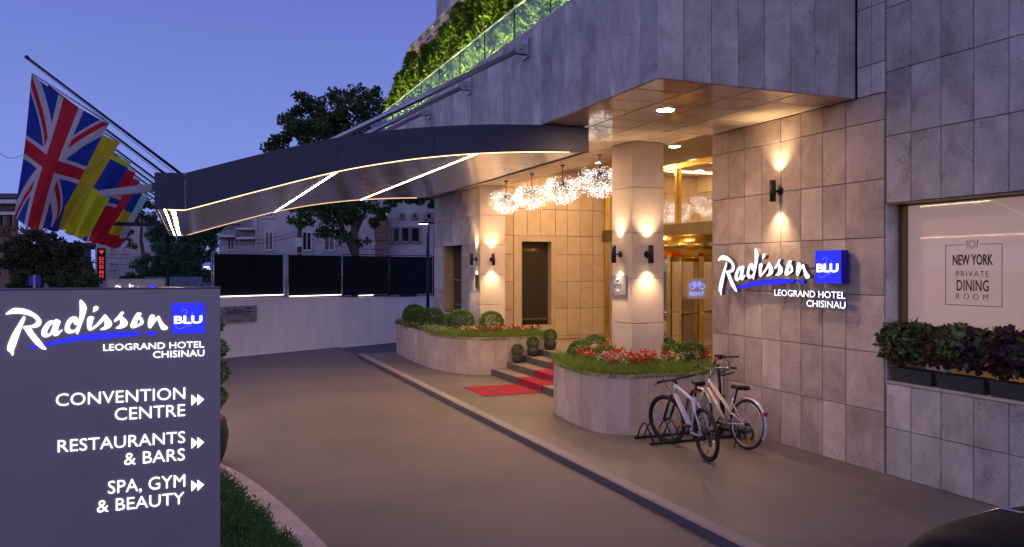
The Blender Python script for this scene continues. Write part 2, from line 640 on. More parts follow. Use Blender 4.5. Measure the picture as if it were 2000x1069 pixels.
def place(name, me, parent, c, n, v=(0, 0, 1)):
    """mesh with local z along n and local y along v, centred on the world point c"""
    w = world_loc(parent)
    o = obj(name, me, parent, (c[0] - w[0], c[1] - w[1], c[2] - w[2]))
    m = frame((0, 0, 0), n, v)
    o.rotation_euler = m.to_euler()
    return o


def panels(parent, m, n, us, vs, at, skip=None, gap=.008, t=.03, name='stone_panel', up=(0, 0, 1), jitter=.0015):
    """slabs in a grid: us, vs are the joint positions, at(u, v) gives the world point of the face"""
    for i in range(len(us) - 1):
        for j in range(len(vs) - 1):
            u0, u1, v0, v1 = us[i], us[i + 1], vs[j], vs[j + 1]
            if skip and skip((u0 + u1) / 2, (v0 + v1) / 2):
                continue
            c = Vector(at((u0 + u1) / 2, (v0 + v1) / 2)) + Vector(n) * random.uniform(-jitter, jitter)
            place(name, panel_mesh(abs(u1 - u0) - gap, abs(v1 - v0) - gap, t, m, name=name), parent, c, n, up)


def quads_mesh(name, V, mats, mi=None, smooth=False):
    """V: (n,4,3) array of quads"""
    n = len(V)
    me = bpy.data.meshes.new(name)
    me.vertices.add(n * 4)
    me.vertices.foreach_set('co', np.ascontiguousarray(V, dtype=np.float32).ravel())
    me.loops.add(n * 4)
    me.loops.foreach_set('vertex_index', np.arange(n * 4, dtype=np.int32))
    me.polygons.add(n)
    me.polygons.foreach_set('loop_start', np.arange(0, n * 4, 4, dtype=np.int32))
    for m in (mats if isinstance(mats, (list, tuple)) else [mats]):
        me.materials.append(m)
    if mi is not None:
        me.polygons.foreach_set('material_index', np.asarray(mi, dtype=np.int32))
    me.update(calc_edges=True)
    me.validate()
    return me


RNG = np.random.default_rng(11)


def leaf_quads(P, size, aspect=.55, out=None, flat=0.0, var=.35):
    """leaf-shaped quads at points P, random facing (or leaning along out)"""
    n = len(P)
    d = RNG.normal(size=(n, 3))
    if out is not None:
        d = d * .7 + out * 1.0
    d /= np.linalg.norm(d, axis=1)[:, None] + 1e-9
    e = RNG.normal(size=(n, 3))
    if flat:
        e[:, 2] *= (1 - flat)
        d[:, 2] *= (1 - flat)
    e -= d * (e * d).sum(1)[:, None]
    e /= np.linalg.norm(e, axis=1)[:, None] + 1e-9
    s = size * (1 + RNG.uniform(-var, var, n))[:, None]
    a, b = d * s, e * s * aspect
    nrm = np.cross(d, e) * s * .18
    return np.stack([P - a * .1, P + a * .45 + b * .5 + nrm, P + a, P + a * .45 - b * .5 + nrm], axis=1)


def shell_points(n, c, r, inner=.55, squash=(1, 1, 1), noise=.0):
    d = RNG.normal(size=(n, 3))
    d /= np.linalg.norm(d, axis=1)[:, None]
    rr = RNG.uniform(inner, 1, n) ** .6
    if noise:
        rr *= 1 + noise * np.sin(d[:, 0] * 7 + c[0]) * np.sin(d[:, 1] * 6 + 1) * np.sin(d[:, 2] * 8 + 2)
    p = d * (rr * r)[:, None] * np.array(squash)
    return p + np.array(c), d


# ------------------------------------------------------------------ lettering
def text_mesh(body, w, h, depth, m, side=None, bold=0.0, space=1.0, name='lettering', bevel=0.0):
    """upper-case text fitted to w x h, face at z = depth, origin bottom left"""
    cu = bpy.data.curves.new('t', 'FONT')
    cu.body = body
    cu.size = 1
    cu.extrude = .02
    cu.offset = bold
    cu.space_character = space
    cu.resolution_u = 3
    ob = bpy.data.objects.new('t', cu)
    me = bpy.data.meshes.new_from_object(ob)
    bpy.data.objects.remove(ob)
    n = len(me.vertices)
    co = np.empty(n * 3, dtype=np.float32)
    me.vertices.foreach_get('co', co)
    co = co.reshape(-1, 3)
    lo, hi = co.min(0), co.max(0)
    co = (co - lo) / (hi - lo)
    co *= np.array([w, h, depth])
    me.vertices.foreach_set('co', co.ravel())
    me.name = name
    me.materials.clear()
    me.materials.append(m)
    me.update()
    if side is not None:
        me.materials.append(side)
        for p in me.polygons:
            if p.normal.z < .5:
                p.material_index = 1
    return me


def catmull(p, k=4):
    n = len(p)
    out = []
    for i in range(n):
        p0, p1, p2, p3 = p[i - 1], p[i], p[(i + 1) % n], p[(i + 2) % n]
        for j in range(k):
            t = j / k
            out.append(tuple(.5 * (2 * p1[a] + (p2[a] - p0[a]) * t + (2 * p0[a] - 5 * p1[a] + 4 * p2[a] - p3[a]) * t * t
                                   + (3 * p1[a] - p0[a] - 3 * p2[a] + p3[a]) * t ** 3) for a in (0, 1)))
    return out


def glyph_mesh(loops, scale, depth, m, side=None, z0=0.0, name='letter', k=3):
    cu = bpy.data.curves.new('g', 'CURVE')
    cu.dimensions = '2D'
    cu.fill_mode = 'BOTH'
    cu.extrude = depth / 2
    for lp in loops:
        pts = catmull(lp, k)
        sp = cu.splines.new('POLY')
        sp.points.add(len(pts) - 1)
        for q, (x, y) in zip(sp.points, pts):
            q.co = (x * scale[0], y * scale[1], 0, 1)
        sp.use_cyclic_u = True
    ob = bpy.data.objects.new('g', cu)
    me = bpy.data.meshes.new_from_object(ob)
    bpy.data.objects.remove(ob)
    for v in me.vertices:
        v.co.z += depth / 2 + z0
    me.name = name
    me.materials.clear()
    me.materials.append(m)
    if side is not None:
        me.materials.append(side)
        for p in me.polygons:
            if p.normal.z < .5:
                p.material_index = 1
    me.update()
    return me


def split_words(me, n):
    """cut a line of lettering at its n - 1 widest gaps, one mesh per word"""
    if n < 2:
        return [me]
    co = [tuple(v.co) for v in me.vertices]
    fs = [(tuple(p.vertices), p.material_index) for p in me.polygons]
    iv = sorted((min(co[i][0] for i in f), max(co[i][0] for i in f)) for f, _ in fs)
    gaps, end = [], iv[0][1]
    for a, b in iv:
        if a > end:
            gaps.append((a - end, (a + end) / 2))
        end = max(end, b)
    cuts = sorted(g[1] for g in sorted(gaps)[-(n - 1):]) + [1e9]
    out, lo = [], -1e9
    for c in cuts:
        sel = [(f, m_) for f, m_ in fs if lo <= co[f[0]][0] < c]
        ids = sorted({i for f, _ in sel for i in f})
        mp = {i: k for k, i in enumerate(ids)}
        m2 = bpy.data.meshes.new(me.name)
        m2.from_pydata([co[i] for i in ids], [], [tuple(mp[i] for i in f) for f, _ in sel])
        for m_ in me.materials:
            m2.materials.append(m_)
        m2.polygons.foreach_set('material_index', [m_ for _, m_ in sel])
        m2.update()
        out.append(m2)
        lo = c
    return out


def rel_words(parent, body, me, o, n, name='lettering'):
    for m_ in split_words(me, len(body.split())):
        rel(parent, name, m_, o, n)


def rel(parent, name, me, o, n, up=(0, 0, 1)):
    """lettering mesh with its origin at the world point o, facing n"""
    return place(name, me, parent, o, n, up)

LOGO = {
 'R': [[(-0.0001,0.1431),(0.0046,0.1486),(0.0189,0.1612),(0.0332,0.1702),(0.0475,0.1743),(0.0763,0.1712),(0.1085,0.162),(0.1375,0.145),(0.1603,0.1247),(0.1739,0.1019),(0.1759,0.0869),(0.17,0.0721),(0.157,0.0623),(0.1375,0.058),(0.1253,0.0584),(0.1375,0.0319),(0.1603,-0.0025),(0.1831,-0.0351),(0.1929,-0.0523),(0.201,-0.0657),(0.1978,-0.0694),(0.1765,-0.0622),(0.1505,-0.0395),(0.1311,-0.0127),(0.1085,0.0216),(0.094,0.0481),(0.085,0.0625),(0.094,0.0697),(0.1117,0.0707),(0.1311,0.075),(0.1456,0.084),(0.1512,0.095),(0.1489,0.1044),(0.1375,0.1178),(0.1181,0.1294),(0.0956,0.1366),(0.0667,0.1417),(0.0348,0.1424),(0.0125,0.1391),(0.003,0.1375)]],
 'R2': [[(0.0908,0.1263),(0.0956,0.1225),(0.0949,0.1113),(0.0827,0.0744),(0.0667,0.0229),(0.0507,-0.0322),(0.0396,-0.0651),(0.0373,-0.091),(0.0342,-0.0975),(0.0284,-0.0943),(0.0237,-0.0812),(0.0094,-0.0677),(0.0072,-0.0602),(0.0087,-0.0418),(0.0157,-0.0162),(0.0316,0.024),(0.0539,0.0678),(0.0731,0.1026),(0.0859,0.1245)]],
 'a': [[(0.2158,0.0953),(0.2289,0.0987),(0.2388,0.0958),(0.2487,0.1039),(0.2586,0.1036),(0.2734,0.092),(0.2701,0.0807),(0.2635,0.0583),(0.2602,0.0357),(0.2619,0.0312),(0.2751,0.0409),(0.2844,0.0426),(0.2817,0.037),(0.2701,0.0241),(0.2668,0.0167),(0.2553,0.0087),(0.2421,0.008),(0.2355,0.0158),(0.2322,0.0196),(0.2223,0.0105),(0.2059,0.0028),(0.1929,0.0021),(0.1814,0.01),(0.1765,0.0232),(0.1782,0.0382),(0.1847,0.0567),(0.1961,0.077),(0.2076,0.0899)],[(0.2338,0.0798),(0.2361,0.0741),(0.2322,0.0554),(0.2256,0.0368),(0.2158,0.022),(0.2086,0.0215),(0.2043,0.0299),(0.2076,0.0429),(0.2158,0.0596),(0.2256,0.0744)]],
 'd': [[(0.3753,0.2158),(0.3837,0.213),(0.3989,0.1937),(0.4084,0.1706),(0.4056,0.1497),(0.3989,0.1231),(0.3888,0.0891),(0.377,0.0551),(0.3685,0.0287),(0.3635,0.0156),(0.3585,0.0146),(0.3544,0.0215),(0.3524,0.0292),(0.3384,0.0239),(0.3216,0.0206),(0.3083,0.0237),(0.2983,0.0346),(0.296,0.0498),(0.2983,0.0686),(0.3066,0.0911),(0.3216,0.1105),(0.3384,0.1188),(0.3551,0.1158),(0.3692,0.1029),(0.3736,0.1351),(0.3736,0.1732),(0.3729,0.2037)],[(0.3384,0.0903),(0.3417,0.0846),(0.3451,0.075),(0.3518,0.0691),(0.3601,0.0677),(0.3578,0.0556),(0.3484,0.0426),(0.335,0.0392),(0.325,0.0433),(0.32,0.0529),(0.3216,0.0661),(0.3283,0.0792)]],
 'dot': [[(0.4464,0.1719),(0.4566,0.1786),(0.4668,0.1753),(0.4709,0.1657),(0.4668,0.1561),(0.4532,0.1468),(0.443,0.1421),(0.4447,0.1566)]],
 'is': [[(0.4124,0.1038),(0.4243,0.118),(0.4396,0.1165),(0.4481,0.1087),(0.443,0.0954),(0.4379,0.0764),(0.4345,0.0573),(0.4379,0.0515),(0.4532,0.0645),(0.4737,0.087),(0.4942,0.1153),(0.5052,0.1266),(0.5114,0.1226),(0.5252,0.1049),(0.539,0.0853),(0.5431,0.0698),(0.5373,0.0545),(0.5183,0.0416),(0.4977,0.0364),(0.4839,0.0368),(0.4822,0.0426),(0.4977,0.0518),(0.5038,0.0631),(0.5045,0.0785),(0.5011,0.092),(0.4839,0.0752),(0.46,0.0528),(0.4396,0.0381),(0.426,0.0339),(0.4165,0.0406),(0.4114,0.0618),(0.4117,0.0847)]],
 's': [[(0.5561,0.0945),(0.5752,0.1154),(0.5891,0.1363),(0.5996,0.1419),(0.6065,0.1379),(0.6048,0.1302),(0.5961,0.1207),(0.603,0.1089),(0.6188,0.093),(0.6268,0.0753),(0.624,0.0599),(0.61,0.0486),(0.5891,0.0422),(0.5682,0.0421),(0.5637,0.0468),(0.5787,0.0572),(0.5874,0.0706),(0.5874,0.086),(0.5839,0.0977),(0.5682,0.0865),(0.5578,0.0818),(0.5544,0.0869)]],
 'o': [[(0.6786,0.1325),(0.6909,0.1342),(0.7026,0.1301),(0.6998,0.1204),(0.6952,0.1107),(0.7051,0.1027),(0.7129,0.0829),(0.7136,0.0712),(0.7051,0.0616),(0.6839,0.0505),(0.6627,0.0425),(0.6486,0.0437),(0.6423,0.0536),(0.6451,0.069),(0.6556,0.0941),(0.668,0.1172)],[(0.6902,0.1003),(0.6927,0.0932),(0.6962,0.0794),(0.6955,0.0728),(0.6874,0.066),(0.6793,0.0631),(0.6786,0.074),(0.6821,0.0876),(0.6874,0.098)]],
 'n': [[(0.755,0.1191),(0.7675,0.1197),(0.7765,0.1128),(0.7747,0.0991),(0.7664,0.0796),(0.7686,0.0776),(0.78,0.097),(0.7926,0.1104),(0.8016,0.1102),(0.807,0.0983),(0.816,0.0784),(0.8305,0.0583),(0.845,0.046),(0.8486,0.038),(0.845,0.0302),(0.8305,0.0259),(0.816,0.0291),(0.807,0.0432),(0.7998,0.067),(0.7926,0.0849),(0.7872,0.0862),(0.7765,0.0735),(0.7657,0.0561),(0.7568,0.0426),(0.7478,0.0389),(0.7407,0.047),(0.7382,0.0647),(0.7407,0.0881),(0.7471,0.1095)]],
 'swoosh': [[(0.1181,-0.0514),(0.1278,-0.0462),(0.1538,-0.0415),(0.1896,-0.0334),(0.2454,-0.0185),(0.295,-0.0069),(0.3618,0.0061),(0.4294,0.0147),(0.4977,0.0183),(0.5457,0.0215),(0.603,0.0225),(0.6591,0.0216),(0.7016,0.0187),(0.7062,0.0147),(0.7044,0.0077),(0.6909,0.0027),(0.6697,-0.0056),(0.631,-0.0095),(0.5787,-0.0105),(0.5648,-0.0158),(0.5336,-0.0179),(0.4649,-0.0202),(0.3955,-0.0236),(0.295,-0.0353),(0.2125,-0.0474),(0.1765,-0.0536),(0.1246,-0.0628),(0.1181,-0.0607)]],
 'blob': [[(0.7175,0.0116),(0.73,0.0171),(0.7621,0.0169),(0.7836,0.0151),(0.788,0.0083),(0.7836,-0.0014),(0.7693,-0.0061),(0.7514,-0.0055),(0.7389,0.0012),(0.73,0.0069)]],
 'thin1': [[(0.9253,0.1353),(0.9326,0.1439),(0.9436,0.1476),(0.9547,0.1426),(0.9558,0.1307),(0.9473,0.1169),(0.9344,0.1132),(0.951,0.1049),(0.9639,0.0866),(0.9639,0.0667),(0.951,0.0471),(0.9253,0.0339),(0.9033,0.0357),(0.8916,0.0487)]],
 'thin2': [[(0.9924,0.1319),(0.9824,0.1102),(0.9695,0.0785),(0.9621,0.0628),(0.9665,0.0547),(0.9732,0.0473),(0.9824,0.0602),(0.988,0.0701),(0.9991,0.0578),(1.014,0.0694),(1.0252,0.0932)]],
}

# ================================================================== ground
def sheet(name, x0, x1, y0, y1, z, m, n=1):
    b = MB()
    b.quad((x0, y0, z), (x1, y0, z), (x1, y1, z), (x0, y1, z))
    return structure(b.build(name, m))


sheet('ground', -900, 900, -900, 900, -.16, M['ground'])
sheet('driveway', -16, 4.66, -6, 30, -.10, M['asphalt'])
b = MB()
b.box(4.80, 8.5, -6, 23.35, -.14, 0)
b.add([(4.80, 23.35, 0), (8.5, 23.35, 0), (8.5, 23.6, -.14), (4.80, 23.6, -.14)], [(0, 1, 2, 3)])
structure(b.build('sidewalk', M['pave']))
kerb = structure(obj('kerb', None, None, (4.72, 8, 0)))
for i in range(25):
    y0 = -1.6 + i * 1.0
    y1 = min(y0 + .993, 23.35)
    k = MB()
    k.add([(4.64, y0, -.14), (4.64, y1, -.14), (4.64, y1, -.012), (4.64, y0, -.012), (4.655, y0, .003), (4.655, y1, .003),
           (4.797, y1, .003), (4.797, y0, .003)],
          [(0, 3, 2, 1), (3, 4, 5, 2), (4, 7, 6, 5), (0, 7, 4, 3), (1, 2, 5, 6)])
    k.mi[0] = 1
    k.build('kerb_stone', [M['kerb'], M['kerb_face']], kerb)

# ================================================================== steps, platform, carpet
SX, SH = [6.62, 7.0, 7.38, 7.76], .145
steps = thing('entrance_steps', 'four dark granite steps with red carpet rising between the two stone planters', 'steps', (6.62, 15.2, 0))
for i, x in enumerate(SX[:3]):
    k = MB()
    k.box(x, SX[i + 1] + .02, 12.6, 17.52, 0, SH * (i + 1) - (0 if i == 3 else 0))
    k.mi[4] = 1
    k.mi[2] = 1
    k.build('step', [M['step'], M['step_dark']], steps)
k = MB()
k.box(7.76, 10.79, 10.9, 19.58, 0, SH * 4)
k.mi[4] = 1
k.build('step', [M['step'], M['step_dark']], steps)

CY0, CY1 = 14.6, 15.87
prof = [(5.38, .004), (5.38, .012), (6.606, .012)]
for i, x in enumerate(SX):
    prof += [(x - .012, SH * (i + 1) + .002), (x - .002, SH * (i + 1) + .010), ((SX[i + 1] - .012) if i < 3 else 9.6, SH * (i + 1) + .010)]
carpet = thing('red_carpet', 'bright red carpet running across the pavement and up the entrance steps', 'carpet', (6.0, 15.2, 0))
k = MB()
n = len(prof)
k.add([(x, y, z) for y in (CY0, CY1) for x, z in prof], [(i, n + i, n + i + 1, i + 1) for i in range(n - 1)])
k.add([(x + .006, y, z - .008) for y in (CY0, CY1) for x, z in prof[1:]], [(i, i + 1, n - 1 + i + 1, n - 1 + i) for i in range(n - 2)])
k.build('runner', M['carpet'], carpet)
for i, x in enumerate(SX):
    k = MB()
    k.tube([(x - .020, CY0 - .02, SH * i + .022), (x - .020, CY1 + .02, SH * i + .022)], .007, 6)
    k.build('carpet_rod', M['rod'], carpet)

# ================================================================== hotel building
hotel = thing('hotel_building', 'travertine hotel with glowing entrance, tiled soffit and a planted terrace above', 'building', (7.85, 10.0, 0))


def part(name, b, mats):
    return b.build(name, mats, hotel)


# entrance wall beside the bikes
b = MB()
b.box(7.885, 8.55, 7.256, 10.67, 0, 6.25)
w1 = part('entrance_wall', b, M['joint'])
WX = 7.85
cols1 = [10.67, 10.272, 9.877, 9.485, 9.079, 8.675, 8.272, 7.867, 7.257]
rows1 = [0, .75, 1.467, 2.17, 2.88, 3.594, 4.317, 4.648]
panels(w1, M['stone'], (-1, 0, 0), cols1, rows1, lambda u, v: (WX, u, v))
panels(w1, M['stone_strip'], (-1, 0, 0), [7.68, 7.455, 7.257], [4.652, 5.03, 5.75, 6.25], lambda u, v: (WX, u, v))
panels(w1, M['stone'], (0, 1, 0), [7.86, 8.3, 8.55], rows1, lambda u, v: (u, 10.70, v))

# window wall
W2 = 7.872
b = MB()
b.box(W2 + .032, 8.6, 1.5, 7.25, 0, 1.10)
b.box(W2 + .032, 8.6, 1.5, 7.25, 3.295, 7.2)
b.box(W2 + .032, 8.6, 1.5, 4.0, 1.10, 3.295)
w2 = part('window_wall', b, M['joint'])
cols2 = [7.252, 6.891, 6.489, 6.085, 5.685, 5.285, 4.885, 4.485, 4.085, 3.685, 3.285, 2.885, 2.485]
panels(w2, M['stone_grey'], (-1, 0, 0), cols2, [0, .576, 1.112], lambda u, v: (W2, u, v))
panels(w2, M['stone_grey'], (-1, 0, 0), cols2, [3.293, 4.107, 4.887, 5.663, 6.44], lambda u, v: (W2, u, v))
panels(w2, M['stone_grey'], (-1, 0, 0), [3.99, 3.685, 3.285, 2.885, 2.485], [1.115, 1.9, 2.6, 3.29], lambda u, v: (W2, u, v))
b = MB()
b.box(W2 - .012, 8.13, 4.0, 7.25, 1.114, 1.146)
b.build('window_sill', M['stone_pale'], w2)
b = MB()
b.box(W2 + .002, 8.06, 7.236, 7.27, 1.148, 3.29)
b.build('window_jamb', M['stone_strip'], w2)
b = MB()
b.box(W2 + .004, 8.06, 4.0, 7.234, 3.276, 3.29)
b.build('window_lintel', M['bronze'], w2)

# dining room window
b = MB()
b.box(8.06, 8.20, 7.17, 7.235, 1.147, 3.274)
b.box(8.06, 8.20, 4.0, 7.17, 3.262, 3.274)
b.box(8.06, 8.20, 4.0, 7.17, 1.147, 1.19)
win = part('dining_window', b, M['bronze'])
b = MB()
b.quad((8.15, 7.17, 1.72), (8.15, 4.0, 1.72), (8.15, 4.0, 3.262), (8.15, 7.17, 3.262))
b.build('frosted_pane', M['film'], win)
b = MB()
b.quad((8.152, 7.17, 1.19), (8.152, 4.0, 1.19), (8.152, 4.0, 1.72), (8.152, 7.17, 1.72))
b.build('clear_pane', M['glass'], win)
b = MB()
b.box(9.4, 9.5, 3.5, 7.6, .9, 3.4)
b.build('room_wall', M['lobby_wall'], win)
b = MB()
b.box(8.4, 9.3, 4.2, 7.0, 3.30, 3.33)
b.build('room_light', M['lobby_lamp'], win)
# window print: frame u -> y 6.652..5.957, v -> z 2.084..2.767
fy, fz, fw, fh = 6.652, 2.084, .695, .690
NX = (-1, 0, 0)


def wprint(body, u0, u1, v0, v1, bold=0, space=1.0):
    me = text_mesh(body, (u1 - u0) * fw, (v1 - v0) * fh, .002, M['ink'], bold=bold, space=space)
    rel_words(win, body, me, (8.147, fy - u0 * fw, fz + v0 * fh), NX)


wprint('NEW YORK', .136, .845, .66, .836, .02)
wprint('PRIVATE', .203, .775, .475, .565, -.012, 1.35)
wprint('DINING', .21, .775, .237, .42, .008, 1.05)
wprint('ROOM', .20, .76, .10, .195, -.015, 1.9)
b = MB()
for (u0, u1, v0, v1) in ((0, .008, 0, 1), (.992, 1, 0, 1), (.008, .992, 0, .008), (.008, .345, .992, 1), (.63, .992, .992, 1)):
    b.box(8.145, 8.147, fy - u1 * fw, fy - u0 * fw, fz + v0 * fh, fz + v1 * fh)
b.build('printed_frame', M['ink'], win)
b = MB()
cyc, czc = fy - .485 * fw, fz + 1.0 * fh
for rr in (.046, .030):
    b.tube([(8.146, cyc + rr * math.cos(t * PI / 12), czc + rr * math.sin(t * PI / 12)) for t in range(24)], .0018, 4, closed=True)
for s, u in ((1, .395), (1, .575)):
    yy = fy - u * fw
    b.tube([(8.146, yy, czc - .045), (8.146, yy, czc + .012)], .003, 4)
    if u < .5:
        for q in (-.009, 0, .009):
            b.tube([(8.146, yy + q, czc + .012), (8.146, yy + q, czc + .045)], .0016, 4)
    else:
        b.tube([(8.146, yy, czc + .012), (8.146, yy - .006, czc + .046)], .004, 4)
b.build('plate_emblem', M['ink'], win)

# bay above the entrance: front and long side
b = MB()
b.box(4.955, 7.88, 7.735, 7.95, 4.70, 6.2)
bay = part('bay_front', b, M['joint'])
panels(bay, M['stone_strip'], (0, -1, 0), [4.925, 5.27, 5.652, 6.038, 6.419, 6.815, 7.19, 7.573, 7.846], [4.65, 6.2], lambda u, v: (u, 7.70, v))
b = MB()
b.box(4.955, 5.3, 7.95, 23.45, 4.70, 6.16)
side = part('bay_side', b, M['joint'])
ys = [7.702]
while ys[-1] < 23.2:
    ys.append(min(ys[-1] + random.choice((.36, .40, .38, .52, .30)), 23.45))
panels(side, M['stone_strip'], (-1, 0, 0), ys, [4.65, 6.2], lambda u, v: (4.92, u, v), gap=.005)
b = MB()
b.box(4.925, 5.35, 7.71, 23.45, 6.203, 6.235)
b.build('coping', M['stone_strip'], side)

# soffit
b = MB()
b.box(4.955, 7.72, 7.74, 23.4, 4.685, 4.72)
b.box(7.72, 7.89, 7.74, 10.68, 4.685, 4.72)
sof = part('soffit', b, M['joint'])
tx = [4.94, 5.65, 6.31, 6.97, 7.70]
ty = [7.72] + [8.25 + .6 * i for i in range(26)]
panels(sof, M['soffit'], (0, 0, -1), tx, ty, lambda u, v: (u, v, 4.65), up=(0, 1, 0), gap=.020, name='ceiling_tile', jitter=.0006)
panels(sof, M['soffit'], (0, 0, -1), [7.70, 7.848], ty[:5] + [10.66], lambda u, v: (u, v, 4.65), up=(0, 1, 0), gap=.020, name='ceiling_tile', jitter=.0006)
b = MB()
b.box(7.70, 7.72, 10.68, 19.6, 4.65, 5.22)
b.box(7.72, 17.0, 10.68, 19.6, 5.2, 5.25)
part('entrance_ceiling', b, M['cream'])


def downlight(x, y, z):
    d = MB()
    d.lathe((x, y, z - .012), [(.135, .012), (.135, .002), (.118, 0), (.115, .006)], 24)
    o = part('downlight', d, M['chrome'])
    d = MB()
    d.lathe((x, y, z - .014), [(.112, .004), (.112, .0), (.02, -.001)], 20)
    d.build('lamp_disc', M['lamp'], o)


for x, y, z in ((5.98, 9.17, 4.65), (9.95, 14.9, 5.2), (5.98, 13.2, 4.65), (5.98, 17.2, 4.65), (8.5, 18.4, 5.2), (8.4, 16.2, 5.2), (9.6, 17.9, 5.2), (8.4, 13.4, 5.2)):  # last ones, unseen in the entrance ceiling, are added to light the porch wall
    downlight(x, y, z)

# back wall of the porch with framed window
b = MB()
b.box(7.65, 8.05, 19.635, 19.9, .0, 5.2)
b.box(9.27, 10.9, 19.635, 19.9, .0, 5.2)
b.box(8.05, 9.27, 19.635, 19.9, 3.38, 5.2)
b.box(8.05, 9.27, 19.635, 19.9, .0, .675)
back = part('porch_wall', b, M['joint'])
colsb = [7.40, 7.66, 8.044, 8.437, 8.825, 9.274, 9.633, 10.033, 10.419, 10.80]
rowsb = [.585, .673, 1.414, 2.15, 2.878, 3.386, 4.1, 4.65, 5.2]
panels(back, M['stone_warm'], (0, -1, 0), colsb, rowsb, lambda u, v: (u, 19.6, v), skip=lambda u, v: 8.05 < u < 9.27 and .68 < v < 3.38, gap=.012)
b = MB()
for (x0, x1, z0, z1) in ((8.046, 8.265, .676, 3.385), (9.140, 9.272, .676, 3.385), (8.267, 9.138, 3.23, 3.385), (8.267, 9.138, .676, .972)):
    b.box(x0, x1, 19.57, 19.85, z0, z1)
bwf = b.build('window_surround', M['stone_warm'], back)
b = MB()
b.box(8.268, 9.137, 19.80, 19.83, .973, 3.228)
b.build('dark_window_pane', M['dark_glass'], back)
b = MB()
b.box(8.268, 8.35, 19.72, 19.78, .973, 3.228)
b.box(8.35, 9.137, 19.74, 19.77, 1.12, 1.16)
b.build('window_bar', M['bronze'], back)

# columns
def column(x0, x1, y0, y1, zs):
    c = MB()
    c.box(x0 + .02, x1 - .02, y0 + .02, y1 - .02, 0, 4.66)
    co = part('column', c, M['joint'])
    for i in range(len(zs) - 1):
        k = MB()
        z0, z1, e = zs[i] + .003, zs[i + 1] - .003, .006
        ring = lambda q, z: [(x0 + q, y0 + q, z), (x1 - q, y0 + q, z), (x1 - q, y1 - q, z), (x0 + q, y1 - q, z)]
        v = ring(e, z0) + ring(0, z0 + e) + ring(0, z1 - e) + ring(e, z1)
        f = [(3, 2, 1, 0), (12, 13, 14, 15)]
        for r_ in range(3):
            for j in range(4):
                f.append((r_ * 4 + j, r_ * 4 + (j + 1) % 4, r_ * 4 + 4 + (j + 1) % 4, r_ * 4 + 4 + j))
        k.add(v, f)
        k.build('stone_block', M['stone_col'], co)


zc = [0, .80, 1.572, 2.337, 3.106, 3.878, 4.648]
column(6.92, 7.54, 11.62, 12.30, zc)
column(6.97, 7.655, 19.24, 19.58, zc)

# wing beyond the porch
b = MB()
b.box(7.032, 7.64, 19.9, 20.8, 0, 4.65)
b.box(7.032, 7.64, 22.5, 23.42, 0, 4.65)
b.box(7.032, 7.64, 20.8, 22.5, 3.16, 4.65)
b.box(7.032, 7.64, 20.8, 22.5, 0, 1.23)
wing = part('wing_wall', b, M['joint'])
panels(wing, M['stone_strip'], (-1, 0, 0), [23.45, 22.5, 21.65, 20.8, 20.2, 19.6], [0, .48, 1.24, 1.88, 2.51, 3.15, 3.9, 4.64],
       lambda u, v: (7.0, u, v), skip=lambda u, v: 20.8 < u < 22.5 and 1.24 < v < 3.15)
b = MB()
b.box(7.03, 7.36, 22.46, 22.499, 1.24, 3.15)
b.build('window_jamb', M['stone_warm'], wing)
b = MB()
b.box(7.30, 7.33, 20.8, 22.46, 1.24, 3.15)
wp = b.build('dark_window_pane', M['dark_glass'], wing)
b = MB()
b.box(7.27, 7.30, 20.8, 22.46, 2.15, 2.2)
b.box(7.27, 7.30, 20.8, 22.46, 1.45, 1.48)
b.box(7.27, 7.30, 21.6, 21.66, 1.24, 3.15)
b.build('window_bar', M['steel'], wp)

# terrace, upper storeys, balcony slab
b = MB()
b.box(5.30, 9.2, 7.95, 23.45, 6.0, 6.15)
part('terrace_floor', b, M['pave'])
b = MB()
b.box(7.08, 9.2, 7.95, 23.42, 6.15, 8.85)
part('terrace_wall', b, M['cream'])
b = MB()
b.box(7.10, 9.2, 7.95, 23.40, 8.85, 16)
up = part('upper_wall', b, M['joint'])
panels(up, M['stone_strip'], (-1, 0, 0), [23.43, 22.2, 21.2, 20.2, 19.2, 18.2, 17.2, 16.2], [9.2, 12.4, 15.6], lambda u, v: (7.06, u, v), gap=.02)
b = MB()
b.box(6.27, 7.07, 7.95, 23.45, 8.85, 8.95)
b.box(6.23, 7.07, 7.95, 23.49, 8.952, 9.11)
b.box(6.19, 6.45, 7.95, 23.53, 9.112, 9.2)
part('balcony_slab', b, M['stone_pale'])

# glazed lobby front
GX = 10.8
b = MB()
for (y0, y1) in ((10.72, 13.9), (16.5, 19.5)):
    b.quad((GX, y0, .585), (GX, y1, .585), (GX, y1, 4.9), (GX, y0, 4.9))
b.quad((GX, 13.9, 3.3), (GX, 16.5, 3.3), (GX, 16.5, 4.9), (GX, 13.9, 4.9))
front = part('glass_front', b, M['glass'])
b = MB()
b.box(10.74, 10.86, 10.72, 19.58, 4.87, 4.99)
for y in (11.9, 13.0, 13.9, 16.02, 17.4, 18.5, 19.5):
    b.box(10.73, 10.87, y - .04, y + .04, (3.3 if y == 16.02 else .585), 4.87)
b.build('brass_mullion', M['gold'], front)
b = MB()
b.box(10.70, 10.9, 10.72, 19.58, 3.24, 3.56)
b.build('dark_transom', M['bronze'], front)

